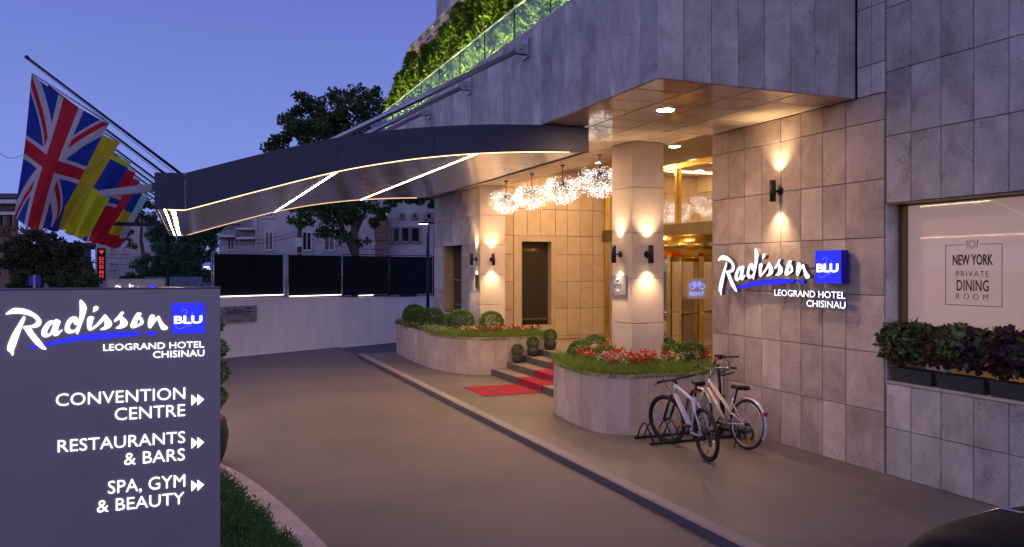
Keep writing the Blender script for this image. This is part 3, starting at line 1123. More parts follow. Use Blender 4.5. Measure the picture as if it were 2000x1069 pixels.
# lobby behind the glass
b = MB()
b.box(10.92, 17, 10.9, 19.58, .50, .575)
lob = part('lobby_floor', b, M['lobby_floor'])
b = MB()
b.box(16.9, 17, 10.9, 19.58, .575, 5.2)
b.box(10.92, 16.9, 19.6, 19.7, .575, 5.2)
b.box(10.92, 16.9, 10.72, 10.82, .575, 5.2)
part('lobby_wall', b, M['lobby_wall'])
b = MB()
for y in (12.2, 14.4, 16.6, 18.6):
    b.box(11.6, 16.4, y - .12, y + .12, 5.16, 5.19)
part('lobby_light', b, M['lobby_lamp'])
b = MB()
b.box(13.8, 14.5, 13.6, 17.8, .575, 1.65)
b.box(13.7, 14.55, 13.5, 17.9, 1.65, 1.72)
part('reception_desk', b, M['wood_far'])

# revolving door
DC, DR = (10.78, 15.2), 1.22
b = MB()
ring = lambda r_, z: [(DC[0] + r_ * math.cos(2 * PI * i / 48), DC[1] + r_ * math.sin(2 * PI * i / 48), z) for i in range(48)]
v = ring(DR, 2.77) + ring(DR, 3.23) + ring(DR - .08, 3.23) + ring(DR - .08, 2.77)
f = []
for q in range(4):
    for j in range(48):
        f.append((q * 48 + j, q * 48 + (j + 1) % 48, ((q + 1) % 4) * 48 + (j + 1) % 48, ((q + 1) % 4) * 48 + j))
b.add(v, f, 0, True)
b.lathe((DC[0], DC[1], 2.72), [(DR - .09, .03), (DR - .09, 0), (.05, 0)], 32)
door = part('revolving_door', b, M['gold'])
for a in (165, 205, 238, 262, 300, 120):
    c, s = math.cos(R(a)), math.sin(R(a))
    k = MB()
    k.obox((DC[0] + DR * c, DC[1] + DR * s, 1.68), (c, s, 0), (-s, c, 0), (0, 0, 1), .035, .05, 1.09)
    k.build('brass_post', M['gold'], door)
for a0, a1 in ((165, 205), (238, 262), (262, 300), (120, 165)):
    k = MB()
    aa = [R(a0 + (a1 - a0) * i / 6) for i in range(7)]
    v = [(DC[0] + (DR - .02) * math.cos(t), DC[1] + (DR - .02) * math.sin(t), z) for z in (.60, 2.75) for t in aa]
    k.add(v, [(i, i + 1, 8 + i, 7 + i) for i in range(6)], 0, True)
    k.build('curved_glass', M['glass'], door)
    k = MB()
    k.tube([(DC[0] + (DR + .03) * math.cos(t), DC[1] + (DR + .03) * math.sin(t), 1.55) for t in aa], .018, 6)
    k.build('push_rail', M['gold'], door)
    k = MB()
    k.tube([(DC[0] + DR * math.cos(t), DC[1] + DR * math.sin(t), .66) for t in aa], .05, 6)
    k.build('bottom_rail', M['gold'], door)
for a in (35, 125, 215, 305):
    c, s = math.cos(R(a)), math.sin(R(a))
    k = MB()
    for r_ in (.06, DR - .16):
        k.obox((DC[0] + r_ * c, DC[1] + r_ * s, 1.67), (c, s, 0), (-s, c, 0), (0, 0, 1), .04, .025, 1.07)
    for z in (.66, 2.70, 1.5):
        k.obox((DC[0] + .6 * c, DC[1] + .6 * s, z), (c, s, 0), (-s, c, 0), (0, 0, 1), .52, .024, .045 if z != 1.5 else .02)
    lf = k.build('door_leaf', M['gold'], door)
    k = MB()
    k.quad(*[(DC[0] + r_ * c, DC[1] + r_ * s, z) for r_, z in ((.1, .7), (DR - .2, .7), (DR - .2, 2.66), (.1, 2.66))])
    k.build('leaf_glass', M['glass'], door)

# RENT sign on the revolving door
rs = thing('rent_sign', 'square light sign with blue bicycle and the word RENT on the revolving door', 'sign', (10.02, 14.16, 1.87))
nr = Vector((-.58, -.815, 0)).normalized()
ur = Vector((0, 0, 1)).cross(nr)
cr = Vector((10.02, 14.16, 2.08))
k = MB()
k.obox(cr, ur, (0, 0, 1), nr, .20, .215, .012)
k.build('panel', mat('rent_panel', (.45, .40, .44), .35), rs)
RB = emit('rent_blue_print', (.22, .32, 1), .95)
o0 = cr + nr * .0125
me = text_mesh('RENT', .30, .085, .003, RB, bold=.02)
rel(rs, 'lettering', me, o0 + ur * -.15 + Vector((0, 0, -.155)), nr)
k = MB()
P = lambda x, z: o0 + ur * x + Vector((0, 0, z)) + nr * .004
for sx in (-.095, .095):
    k.tube([P(sx + .058 * math.cos(t * PI / 10), .045 + .058 * math.sin(t * PI / 10)) for t in range(20)], .008, 5, closed=True)
for line in (((-.095, .045), (-.05, .115), (.05, .115), (.095, .045)), ((-.05, .115), (0, .045), (.05, .115)), ((-.095, .045), (0, .045)),
             ((.05, .115), (.04, .15), (.075, .15)), ((-.05, .115), (-.055, .14)), ((-.08, .14), (-.035, .14))):
    k.tube([P(*q) for q in line], .008, 5)
k.build('bicycle_emblem', RB, rs)

# ================================================================== wall lamps
def sconce(label, wall, n, group='black wall lamps'):
    """cylinder lamp on a short arm; wall = point on the wall, n = outward"""
    w, n = Vector(wall), Vector(n)
    t = thing('wall_lamp', label, 'wall lamp', tuple(w), group)
    k = MB()
    k.lathe(w, [(.055, 0), (.055, .018), (.03, .022)], 16, axis=n)
    k.build('mount', M['black'], t)
    k = MB()
    k.tube([w + n * .02, w + n * .10], .014, 8)
    k.build('arm', M['black'], t)
    c = w + n * .135
    k = MB()
    k.lathe(c - Vector((0, 0, .15)), [(.036, 0), (.044, 0), (.044, .30), (.036, .30)], 20)
    k.f = k.f[:-2]
    k.mi, k.sm = k.mi[:-2], k.sm[:-2]
    k.lathe(c - Vector((0, 0, .135)), [(.0355, 0), (.0355, .27)], 20)
    k.build('body', M['black'], t)
    for s in (-1, 1):
        k = MB()
        k.lathe(c + Vector((0, 0, s * .1415 - .003)), [(.033, 0), (.033, .006)], 14)
        k.build('lens', M['lens'], t)
        li = bpy.data.lights.new('sconce_beam', 'SPOT')
        li.energy = SCONCE_W
        li.color = (1, .70, .40)
        li.spot_size = R(98)
        li.spot_blend = 1.0
        li.shadow_soft_size = .03
        lo = bpy.data.objects.new('sconce_beam', li)
        COL.objects.link(lo)
        lo.parent = t
        lo.location = n * .135 + Vector((0, 0, s * .155))
        lo.rotation_euler = (0 if s < 0 else PI, 0, 0)
    return t


sconce('black cylinder lamp above the illuminated hotel name on the bike wall', (7.85, 9.087, 3.605), (-1, 0, 0))
sconce('black cylinder lamp above the grey plaque on the near column', (6.92, 12.00, 2.747), (-1, 0, 0))
sconce('black cylinder lamp on the front face of the near column', (7.205, 11.62, 2.743), (0, -1, 0))
sconce('black cylinder lamp above the shiny plaque on the far column', (6.97, 19.52, 2.742), (-1, 0, 0))
sconce('black cylinder lamp on the front face of the far column', (7.28, 19.24, 2.738), (0, -1, 0))

pq = thing('wall_plaque', 'square grey metal restaurant plaque on the near column', 'plaque', (6.92, 12.06, 2.04))
k = MB()
k.box(6.897, 6.918, 11.78, 12.34 - .02, 2.045, 2.385)
k.build('plate', M['silver'], pq)
rel(pq, 'lettering', text_mesh("RTTY'S", .24, .075, .002, M['ink'], bold=.02), (6.896, 12.19, 2.165), NX)
rel(pq, 'lettering', text_mesh('RESTAURANT', .14, .018, .002, M['white']), (6.896, 12.14, 2.115), NX)
k = MB()
k.lathe((6.895, 12.06, 2.305), [(.03, 0), (.034, .001)], 16, axis=(-1, 0, 0))
e_ = k.build('emblem', M['cream'], pq)
pq2 = thing('wall_plaque', 'small polished metal plaque on the far column', 'plaque', (6.97, 19.52, 2.06))
k = MB()
k.box(6.946, 6.968, 19.30, 19.565, 2.0, 2.34)
k.build('plate', mat('polished_plaque', (.75, .6, .4), .22, 1.0), pq2)

# ================================================================== canopy over the drive
canopy = thing('entrance_canopy', 'dark curved metal canopy with mirror underside and warm light strips over the driveway', 'canopy', (2.6, 15.0, 3.2))
CXS = [-.37, -.02, .945, 1.861, 2.6, 3.208, 3.892, 4.8, 5.62]
CZB = [3.235, 3.232, 3.532, 3.80, 3.965, 4.068, 4.154, 4.225, 4.255]
CZT = [3.681, 3.69, 3.995, 4.25, 4.395, 4.485, 4.56, 4.615, 4.635]


def prof_at(x, zs):
    if x <= CXS[1]:
        return zs[0] + (zs[1] - zs[0]) * (x - CXS[0]) / (CXS[1] - CXS[0])
    i = max(j for j in range(1, len(CXS) - 1) if CXS[j] <= x)
    x0, x1 = CXS[i], CXS[i + 1]
    t = (x - x0) / (x1 - x0)
    sl = lambda j: (zs[j + 1] - zs[j - 1]) / (CXS[j + 1] - CXS[j - 1]) if 1 < j < len(CXS) - 1 else ((zs[2] - zs[1]) / (CXS[2] - CXS[1]) if j == 1 else .02)
    h = x1 - x0
    return ((1 + 2 * t) * (1 - t) ** 2 * zs[i] + t * (1 - t) ** 2 * h * sl(i) + t * t * (3 - 2 * t) * zs[i + 1] + t * t * (t - 1) * h * sl(i + 1))


def xs_between(a, b, n=14):
    return [a + (b - a) * i / n for i in range(n + 1)]


YN, YF = 10.70, 19.3
for a, b_ in ((-.37, -.024), (-.02, 1.846), (1.85, 3.196), (3.2, 5.62)):
    for y0, y1 in ((YN, YN + .035), (YF - .035, YF)):
        k = MB()
        xs = xs_between(a, b_, 1 if b_ < 0 else 14)
        n = len(xs)
        v = [(x, y, z) for y in (y0, y1) for x in xs for z in (prof_at(x, CZB), prof_at(x, CZT))]
        f = []
        for i in range(n - 1):
            p, q = 2 * i, 2 * n + 2 * i
            f += [(p, p + 2, p + 3, p + 1), (q, q + 1, q + 3, q + 2), (p, q, q + 2, p + 2), (p + 1, p + 3, q + 3, q + 1)]
        f += [(0, 1, 2 * n + 1, 2 * n), (2 * n - 2, 4 * n - 2, 4 * n - 1, 2 * n - 1)]
        k.add(v, f)
        k.build('fascia_panel', M['navy'], canopy)
k = MB()
k.box(-.372, -.34, YN + .037, YF - .037, 3.236, 3.68)
k.build('end_fascia', M['navy'], canopy)
k = MB()
k.box(5.59, 5.62, YN + .037, YF - .037, 4.256, 4.634)
k.build('end_fascia', M['navy'], canopy)


def strip_surface(name, m, a, b_, y0, y1, dz, zs, thick=.012, n=24):
    k = MB()
    xs = xs_between(a, b_, n)
    lo = [(x, y, prof_at(x, zs) + dz) for x in xs for y in (y0, y1)]
    hi = [(x, y, z + thick) for x, y, z in lo]
    k.add(lo, [(2 * i, 2 * i + 1, 2 * i + 3, 2 * i + 2) for i in range(n)], 0, True)
    k.add(hi, [(2 * i, 2 * i + 2, 2 * i + 3, 2 * i + 1) for i in range(n)], 0, True)
    m_ = 2 * (n + 1)
    k.add(lo + hi, [(2 * i, 2 * i + 2, m_ + 2 * i + 2, m_ + 2 * i) for i in range(n)] + [(2 * i + 1, m_ + 2 * i + 1, m_ + 2 * i + 3, 2 * i + 3) for i in range(n)]
          + [(0, m_, m_ + 1, 1), (2 * n, 2 * n + 1, m_ + 2 * n + 1, m_ + 2 * n)])
    return k.build(name, m, canopy)


ybreak = [YN + .075, YF - .055]
for a, b_ in ((-.338, -.27), (-.25, -.19), (-.14, 1.878), (1.922, 3.884), (3.916, 5.588)):
    strip_surface('soffit_panel', M['under'], a, b_, ybreak[0], ybreak[1], .014, CZB)
for a, b_ in ((-.27, -.25), (-.19, -.14), (1.878, 1.922), (3.884, 3.916)):
    strip_surface('light_strip', M['strip'], a, b_, ybreak[0], ybreak[1], .012, CZB, n=3)
strip_surface('edge_light', M['strip_dim'], -.22, 5.3, YN + .002, YN + .03, -.010, CZB, thick=.0095, n=30)
strip_surface('edge_light', M['strip_faint'], -.13, 5.3, YF - .053, YF - .037, .006, CZB, n=30)
strip_surface('roof_deck', M['navy'], -.33, 5.585, YN + .04, YF - .04, -.10, CZT, n=30)
for y, zt in ((11.435, 5.93), (14.115, 5.93), (16.809, 5.93)):
    xe = 1.55
    ze = prof_at(xe, CZT) - .05
    k = MB()
    k.tube([(4.80, y, zt - .02), (xe, y, ze)], .043, 14)
    rod = k.build('tie_tube', M['steel'], canopy)
    k = MB()
    k.box(4.885, 4.918, y - .11, y + .11, zt - .15, zt + .15)
    k.box(4.70, 4.885, y - .06, y - .03, zt - .09, zt + .06)
    k.box(4.70, 4.885, y + .03, y + .06, zt - .09, zt + .06)
    k.tube([(4.79, y - .09, zt - .015), (4.79, y + .09, zt - .015)], .02, 8)
    k.build('tube_bracket', M['steel'], rod)
    k = MB()
    k.box(xe - .14, xe + .14, y - .09, y - .065, ze - .12, ze + .10)
    k.box(xe - .14, xe + .14, y + .065, y + .09, ze - .12, ze + .10)
    k.build('roof_lug', M['steel'], rod)
k = MB()
k.tube([(-.42, 20.5, -.10), (-.42, 20.5, 3.42)], .04, 10)
k.build('post', M['post'], canopy)
k = MB()
d = Vector((-.67, 1.15, 0)).normalized()
s_ = d.cross(Vector((0, 0, 1)))
k.obox(Vector((-.372, 10.75, 3.5)) + d * .66, d, s_, (0, 0, 1), .66, .04, .045)
k.build('flag_arm', M['pylon'], canopy)
k = MB()
k.box(-.46, -.374, 18.9, 22.6, 3.42, 3.50)
k.build('flag_arm', M['navy'], canopy)
k = MB()
k.box(-1.5, -.462, 19.0, 19.08, 3.42, 3.50)
k.build('flag_arm', M['navy'], canopy)

# ================================================================== chandeliers
def chandelier_meshes():
    n = 1250
    P = []
    while len(P) < n:
        th = math.acos(random.uniform(-1, .72))
        ph = random.uniform(0, 2 * PI)
        petal = 1 + .10 * math.sin(3 * ph + 1) * (1 - abs(math.cos(th))) + .06 * math.sin(5 * ph)
        r_ = .41 * petal * random.uniform(.62, 1.0)
        z = math.cos(th) * r_ * (.92 if math.cos(th) < 0 else .80)
        if math.cos(th) > .55 and random.random() < .5:
            continue
        P.append((math.sin(th) * math.cos(ph) * r_, math.sin(th) * math.sin(ph) * r_, z))
    bb, ww = MB(), MB()
    for i, (x, y, z) in enumerate(P):
        r_ = random.uniform(.0028, .0056)
        bb.add([(x + r_, y, z), (x - r_, y, z), (x, y + r_, z), (x, y - r_, z), (x, y, z + r_), (x, y, z - r_)],
               [(0, 2, 4), (2, 1, 4), (1, 3, 4), (3, 0, 4), (2, 0, 5), (1, 2, 5), (3, 1, 5), (0, 3, 5)])
        if i % 9 == 0:
            ww.tube([(x * .08, y * .08, .10), (x * .62, y * .62, z * .6 + .04), (x, y, z)], 0.0015, 3, caps=False)
    return bb.mesh('bulbs', M['led']), ww.mesh('wire', M['wire'])


bulb_me, wire_me = chandelier_meshes()
rod_b = MB()
rod_b.tube([(0, 0, .05), (0, 0, .46)], .008, 8)
rod_b.lathe((0, 0, .44), [(.05, 0), (.05, .02)], 14)
rod_b.lathe((0, 0, .06), [(.03, 0), (.045, .03), (.03, .08)], 12)
rod_me = rod_b.mesh('rod', M['wire'])
chand = thing('chandelier', 'x', 'chandelier', (0, 0, 0), 'sparkling ball chandeliers')
obj('bulbs', bulb_me, chand)['kind'] = 'stuff'
obj('wires', wire_me, chand)['kind'] = 'stuff'
obj('hanging_rod', rod_me, chand)


cspots = [(7.22, 13.3, 4.19, 'sparkling ball chandelier nearest the camera, half hidden by the near column'),
          (7.24, 14.95, 4.19, 'second sparkling ball chandelier from the near column under the soffit'),
          (7.26, 16.6, 4.19, 'third sparkling ball chandelier from the near column under the soffit'),
          (7.27, 18.2, 4.19, 'smallest looking sparkling chandelier, hanging beside the far column'),
          (12.6, 18.67, 4.1, 'sparkling chandelier inside the lobby seen through glass beside the brass mullion'),
          (12.6, 17.4, 4.22, 'sparkling chandelier inside the lobby seen close to the stone wall edge'),
          (11.7, 17.95, 4.05, 'sparkling chandelier inside the lobby behind the near column')]
for i, (x, y, z, lab) in enumerate(cspots):
    o = chand if i == 0 else dup(chand)
    o.location = (x, y, z)
    o.rotation_euler = (0, 0, i * 1.7)
    WLOC[o.name] = (x, y, z)
    o['label'] = lab

# ================================================================== stone planters
def planter(label, path, h, close, soil_poly, n_split=.34):
    cx_, cy_ = path[len(path) // 2]
    t = thing('stone_planter', label, 'planter', (cx_, cy_, 0))
    pts = [Vector((*p, 0)) for p in path]
    # resample
    L = [0]
    for a, b_ in zip(pts, pts[1:]):
        L.append(L[-1] + (b_ - a).length)
    n = max(3, round(L[-1] / n_split))
    rs_ = []
    for i in range(n + 1):
        d_ = L[-1] * i / n
        j = min(max(q for q in range(len(L)) if L[q] <= d_ + 1e-6), len(pts) - 2)
        rs_.append(pts[j].lerp(pts[j + 1], (d_ - L[j]) / (L[j + 1] - L[j])))
    for a, b_ in zip(rs_, rs_[1:]):
        d_ = (b_ - a)
        w = d_.length
        d_.normalize()
        nn = Vector((d_.y, -d_.x, 0))
        mid = (a + b_) / 2 + nn * random.uniform(-.0015, .0015)
        place('stone_slab', panel_mesh(w - .004, h - .035, .06, M['stone_pale'], name='stone_slab', ch=.003), t, (mid.x, mid.y, (h - .035) / 2), nn)
    k = MB()
    v, f = [], []
    for i, p in enumerate(rs_):
        d_ = (rs_[min(i + 1, n)] - rs_[max(i - 1, 0)]).normalized()
        nn = Vector((d_.y, -d_.x, 0))
        v += [p + nn * .008 + Vector((0, 0, h - .034)), p + nn * .008 + Vector((0, 0, h)), p - nn * .09 + Vector((0, 0, h)), p - nn * .09 + Vector((0, 0, h - .12))]
    for i in range(n):
        for q in range(3):
            f.append((4 * i + q, 4 * i + q + 1, 4 * i + 5 + q, 4 * i + 4 + q))
    k.add(v, f)
    k.build('rim', M['stone_pale'], t)
    k = MB()
    inner = [(p.x, p.y) for p in rs_] + close
    k.add([(x, y, h - .05) for x, y in inner], [tuple(range(len(inner)))])
    k.build('soil', M['soil'], t)
    return t, rs_, inner


near_path = [(6.45, 12.93), (6.15, 12.85), (5.93, 12.62), (5.84, 12.35), (5.79, 11.95), (5.75, 11.4), (5.74, 11.0), (5.80, 10.68), (5.95, 10.47), (6.15, 10.38), (7.84, 10.38)]
far_path = [(6.9, 23.3), (5.75, 23.3), (5.66, 22.0), (5.63, 20.6), (5.63, 19.6), (5.68, 18.9), (5.80, 18.35), (6.0, 17.9), (6.3, 17.62), (6.7, 17.5), (7.3, 17.44), (8.05, 17.40)]
near_pl, near_rs, near_in = planter('pale stone planter with rounded corner and red flowers round the near column', near_path, .90, [(7.84, 12.93)], None)
far_pl, far_rs, far_in = planter('long pale stone planter with rounded corner in front of the far column', far_path, .88, [(8.05, 19.5), (6.9, 19.6)], None)
for t, pts in ((near_pl, [(7.84, 12.955), (6.45, 12.955)]), (far_pl, [(8.08, 17.42), (8.08, 19.5)])):
    k = MB()
    (xa, ya), (xb, yb) = pts
    if ya == yb:
        k.box(min(xa, xb), max(xa, xb), ya - .06, ya, 0, .895)
    else:
        k.box(xa - .05, xa, min(ya, yb), max(ya, yb), 0, .875)
    k.build('end_slab', M['stone_pale'], t)


def inside(p, poly):
    x, y = p
    c = False
    for i in range(len(poly)):
        (x0, y0), (x1, y1) = poly[i - 1], poly[i]
        if (y0 > y) != (y1 > y) and x < (x1 - x0) * (y - y0) / (y1 - y0) + x0:
            c = not c
    return c


def sample_in(poly, n, cond=None):
    xs, ys = [p[0] for p in poly], [p[1] for p in poly]
    out = []
    while len(out) < n:
        p = (random.uniform(min(xs), max(xs)), random.uniform(min(ys), max(ys)))
        if inside(p, poly) and (cond is None or cond(*p)):
            out.append(p)
    return out


def edge_dist(x, y, rs_):
    return min(math.hypot(x - p.x, y - p.y) for p in rs_)


def blades(pts, z, h, lean=.6, w=.006, spread=.05):
    """thin bent grass blades, as quads"""
    n = len(pts)
    base = np.array([(x, y, z) for x, y in pts]) + np.c_[RNG.normal(0, .01, (n, 2)), np.zeros(n)]
    d = np.c_[RNG.normal(0, lean, (n, 2)), np.ones(n)]
    d /= np.linalg.norm(d, axis=1)[:, None]
    s = np.c_[RNG.normal(size=(n, 2)), np.zeros(n)]
    s /= np.linalg.norm(s, axis=1)[:, None]
    hh = (h * RNG.uniform(.5, 1.2, n))[:, None]
    tip = base + d * hh
    return np.stack([base - s * w, base + s * w, tip + s * w * .3, tip - s * w * .3], axis=1)


def dense(rs, n):
    out = []
    for a, b_ in zip(rs, rs[1:]):
        for i in range(n):
            out.append(a.lerp(b_, i / n))
    return out


near_d, far_d = dense(near_rs, 5), dense(far_rs, 5)


def stuff(name, V, m, label, cat, mi=None):
    o = obj(name, quads_mesh(name, V, m, mi))
    tag(o, label, cat)
    o['kind'] = 'stuff'
    return o


nobal = lambda x, y: not (6.85 < x < 7.6 and 11.55 < y < 12.35)
# near planter: feathery grass edge, red and white flowers behind
g = [p for p in sample_in(near_in, 3800, lambda x, y: nobal(x, y) and edge_dist(x, y, near_d) < .42)]
V = np.concatenate([blades(g * 5, .84, .22, .9, .0038)])
stuff('edge_grass', V, M['grass'], 'feathery green grass along the rim of the near planter', 'grass')
# flowers
fl = sample_in(near_in, 420, lambda x, y: nobal(x, y) and .34 < edge_dist(x, y, near_d) < 1.0)
Vs, mi = [], []
for (x, y) in fl:
    c = np.array([(x, y, .95)])
    patch = math.sin(x * 5.1 + y * 3.3) + .6 * math.sin(y * 7 - x * 2)
    red = random.random() < (.44 + .22 * patch)
    L = leaf_quads(np.repeat(c, 26, 0) + RNG.normal(0, .045, (26, 3)), .05, .7)
    Vs.append(L)
    mi += [0] * 26
    if random.random() < .85:
        cc = np.repeat(np.array([(x, y, 1.08 + random.uniform(-.06, .07))]), 9, 0) + RNG.normal(0, .032, (9, 3))
        Vs.append(leaf_quads(cc, .045 if red else .032, .85))
        mi += [1 if red else 2] * 9
stuff('flower_bed', np.concatenate(Vs), [M['bed_leaf'], M['flower_red'], M['flower_white']], 'bed of red and cream flowers behind the grass of the near planter', 'flowers', mi)
# far planter
g = sample_in(far_in, 3600, lambda x, y: y < 19.2 and edge_dist(x, y, far_d) < .5)
stuff('edge_grass', blades(g * 5, .82, .20, .9, .0042), M['grass'], 'fine green grass along the curved front rim of the far planter', 'grass')
al = sample_in(far_in, 700, lambda x, y: y > 18.7 and edge_dist(x, y, far_d) < .65)
Vs, mi = [], []
for (x, y) in al:
    cc = np.repeat(np.array([(x, y, .92)]), 16, 0) + RNG.normal(0, .04, (16, 3))
    Vs += [leaf_quads(cc, .04, .6), leaf_quads(cc[:9] + np.array([0, 0, .05]), .022, .9)]
    mi += [0] * 16 + [1] * 9
stuff('alyssum_cover', np.concatenate(Vs), [M['bed_leaf'], M['alyssum']], 'low white flowering ground cover at the far end of the far planter', 'flowers', mi)
fl = sample_in(far_in, 75, lambda x, y: .40 < edge_dist(x, y, far_d) < .95 and y < 18.9)
Vs, mi = [], []
for (x, y) in fl:
    cc = np.repeat(np.array([(x, y, .95)]), 22, 0) + RNG.normal(0, .05, (22, 3))
    Vs.append(leaf_quads(cc, .055, .7))
    mi += [0] * 22
    red = random.random() < .7
    cc = np.repeat(np.array([(x, y, 1.04)]), 8, 0) + RNG.normal(0, .03, (8, 3))
    Vs.append(leaf_quads(cc, .046, .85))
    mi += [1 if red else 2] * 8
stuff('flower_bed', np.concatenate(Vs), [M['bed_leaf'], M['flower_red'], M['flower_white']], 'thin row of orange red flowers below the far column', 'flowers', mi)

# clipped boxwood balls
def ball_mesh(r, n=2600, size=.032):
    P, d = shell_points(n, (0, 0, 0), r, .72, noise=.05)
    V = leaf_quads(P, size, .6, out=d)
    return quads_mesh('clipped_ball', V, M['box'])


ball_a = ball_mesh(1.0, 2600, .13)
bush = tag(obj('boxwood_ball', ball_a), 'x', 'clipped shrub', 'clipped boxwood balls')
balls = [((7.02, 18.55, 1.16), .30, 'clipped round boxwood in front of the far column base among orange flowers'),
         ((6.45, 19.25, 1.15), .34, 'large clipped round boxwood just left of the far column'),
         ((6.28, 19.95, 1.08), .24, 'small clipped round boxwood tucked behind the large ball left of the far column'),
         ((6.05, 20.5, 1.15), .33, 'clipped round boxwood below the dark wing window'),
         ((6.0, 21.5, 1.12), .33, 'clipped round boxwood fourth from the far column in the far planter row'),
         ((6.0, 22.2, 1.08), .28, 'low clipped round boxwood fifth from the far column in the far planter row'),
         ((6.1, 22.7, 1.10), .28, 'clipped round boxwood close to the lamp post end of the far planter'),
         ((6.25, 23.05, 1.14), .32, 'last clipped round boxwood at the far end of the far planter'),
         ((6.35, 12.35, 1.03), .25, 'clipped round boxwood at the step end of the near planter'),
         ((6.45, 11.7, 1.02), .23, 'low clipped round boxwood left of the near column among red flowers'),
         ((6.78, 12.65, 1.10), .23, 'clipped round boxwood behind the left edge of the near column'),
         ((7.68, 11.75, 1.10), .22, 'clipped round boxwood right behind the near column edge'),
         ((7.42, 11.0, 1.06), .24, 'clipped round boxwood right of the near column in front of the flowers'),
         ((7.74, 11.05, 1.12), .20, 'clipped round boxwood against the stone wall in the near planter')]
for i, (p, r_, lab) in enumerate(balls):
    o = bush if i == 0 else dup(bush)
    o.location = p
    o.scale = (r_, r_, r_ * .92)
    o.rotation_euler = (0, 0, i * 1.3)
    o['label'] = lab

# potted balls on the steps
pot_b = MB()
pot_b.lathe((0, 0, 0), [(.085, 0), (.125, .05), (.145, .12), (.135, .19), (.115, .215), (.10, .205)], 24)
pot_me = pot_b.mesh('pot', M['pot'])
pt = thing('potted_boxwood', 'x', 'potted shrub', (0, 0, 0), 'potted shrubs on the steps')
obj('pot', pot_me, pt)
q = obj('foliage', ball_a, pt, (0, 0, .325))
q.scale = (.155, .155, .15)
for i, (p, lab) in enumerate((((7.18, 17.26, .29), 'potted boxwood ball on the lower step, lowest of the row of pots'),
                              ((7.56, 17.22, .435), 'potted boxwood ball on the middle step between two other pots'),
                              ((7.98, 17.15, .58), 'potted boxwood ball on the top landing, highest of the row of pots'))):
    o = pt if i == 0 else dup(pt)
    o.location = p
    o.rotation_euler = (0, 0, i * 2.1)
    o.scale = (.92 + .05 * i,) * 3
    WLOC[o.name] = p
    o['label'] = lab

# window boxes with coleus
def coleus(cx_, cy_, cz_, mats_, seed, parent, L=.62):
    global RNG
    RNG = np.random.default_rng(seed)
    for j, (mk, off) in enumerate(mats_):
        P, d = shell_points(560, (cx_ - .05, cy_ + off, cz_ + .25 + .03 * (j % 2)), .25, .35, squash=(.95, 1.0, .98), noise=.12)
        P = P[P[:, 2] > cz_ - .10]
        V = leaf_quads(P, .085, .75, out=None, flat=.2)
        w = world_loc(parent)
        obj('foliage', quads_mesh('foliage', V - np.array(w), M[mk]), parent)


for i, (y0, y1, lab, ms) in enumerate((
        (7.20, 6.60, 'grey window box of dark green coleus at the left end of the sill', [('coleus_green', -.19), ('coleus_green', .02), ('coleus_green', .20)]),
        (6.57, 5.95, 'grey window box of pale, red and purple coleus in the middle of the sill', [('coleus_purple', -.22), ('coleus_pale', .0), ('coleus_red', .20), ('coleus_green', .1)]),
        (5.92, 5.30, 'grey window box of purple coleus at the right edge of the picture', [('coleus_green', -.20), ('coleus_purple', .0), ('coleus_red', .12), ('coleus_green', .22)]))):
    t = thing('window_box', lab, 'window box', (7.97, (y0 + y1) / 2, 1.147), 'plant boxes on the window sill')
    k = MB()
    ym = (y0 + y1) / 2
    hl = (y0 - y1) / 2 - .012
    lo = [(7.885, ym - hl + .02), (8.05, ym - hl + .02), (8.05, ym + hl - .02), (7.885, ym + hl - .02)]
    hi = [(7.865, ym - hl), (8.055, ym - hl), (8.055, ym + hl), (7.865, ym + hl)]
    v = [(x, y, 1.148) for x, y in lo] + [(x, y, 1.315) for x, y in hi] + [(x + (.01 if x < 8 else -.01), y + (.01 if y < ym else -.01), 1.315) for x, y in hi] + [(x, y, 1.29) for x, y in lo]
    f = [(3, 2, 1, 0)]
    for r_ in range(3):
        for j in range(4):
            f.append((r_ * 4 + j, r_ * 4 + (j + 1) % 4, r_ * 4 + 4 + (j + 1) % 4, r_ * 4 + 4 + j))
    f.append((12, 13, 14, 15))
    k.add(v, f)
    k.build('box', M['planterbox'], t)
    coleus(7.96, ym, 1.36, ms, 40 + i, t)
RNG = np.random.default_rng(5)

# ================================================================== illuminated name on the bike wall
wn_ = thing('hotel_wall_sign', 'illuminated raised white script hotel name with blue square on the bike wall', 'sign', (7.85, 9.0, 2.1))
S_ = (2.315, 2.27)
WO = (7.69, 10.222, 2.31)      # origin of the tracing on the wall sign
for kx in ('R', 'R2', 'a', 'd', 'dot', 'is', 's', 'o', 'n'):
    dz = {'R2': -.002, 'dot': -.001}.get(kx, 0)
    rel(wn_, 'letter', glyph_mesh(LOGO[kx], S_, .07, M['ledw'], M['letter_side'], z0=dz), WO, NX)
for kx in ('swoosh', 'blob'):
    rel(wn_, 'underline', glyph_mesh(LOGO[kx], S_, .045, M['ledb'], M['blue_side'], z0=-.012, name='underline'), WO, NX)
k = MB()
k.box(7.675, 7.80, 7.767, 8.216, 2.31, 2.736, 1)
k.mi[4] = 0
k.build('blue_square', [M['ledb'], M['blue_side']], wn_)
rel(wn_, 'lettering', text_mesh('BLU', .375, .112, .006, M['ledw'], bold=.03), (7.674, 8.185, 2.452), NX)


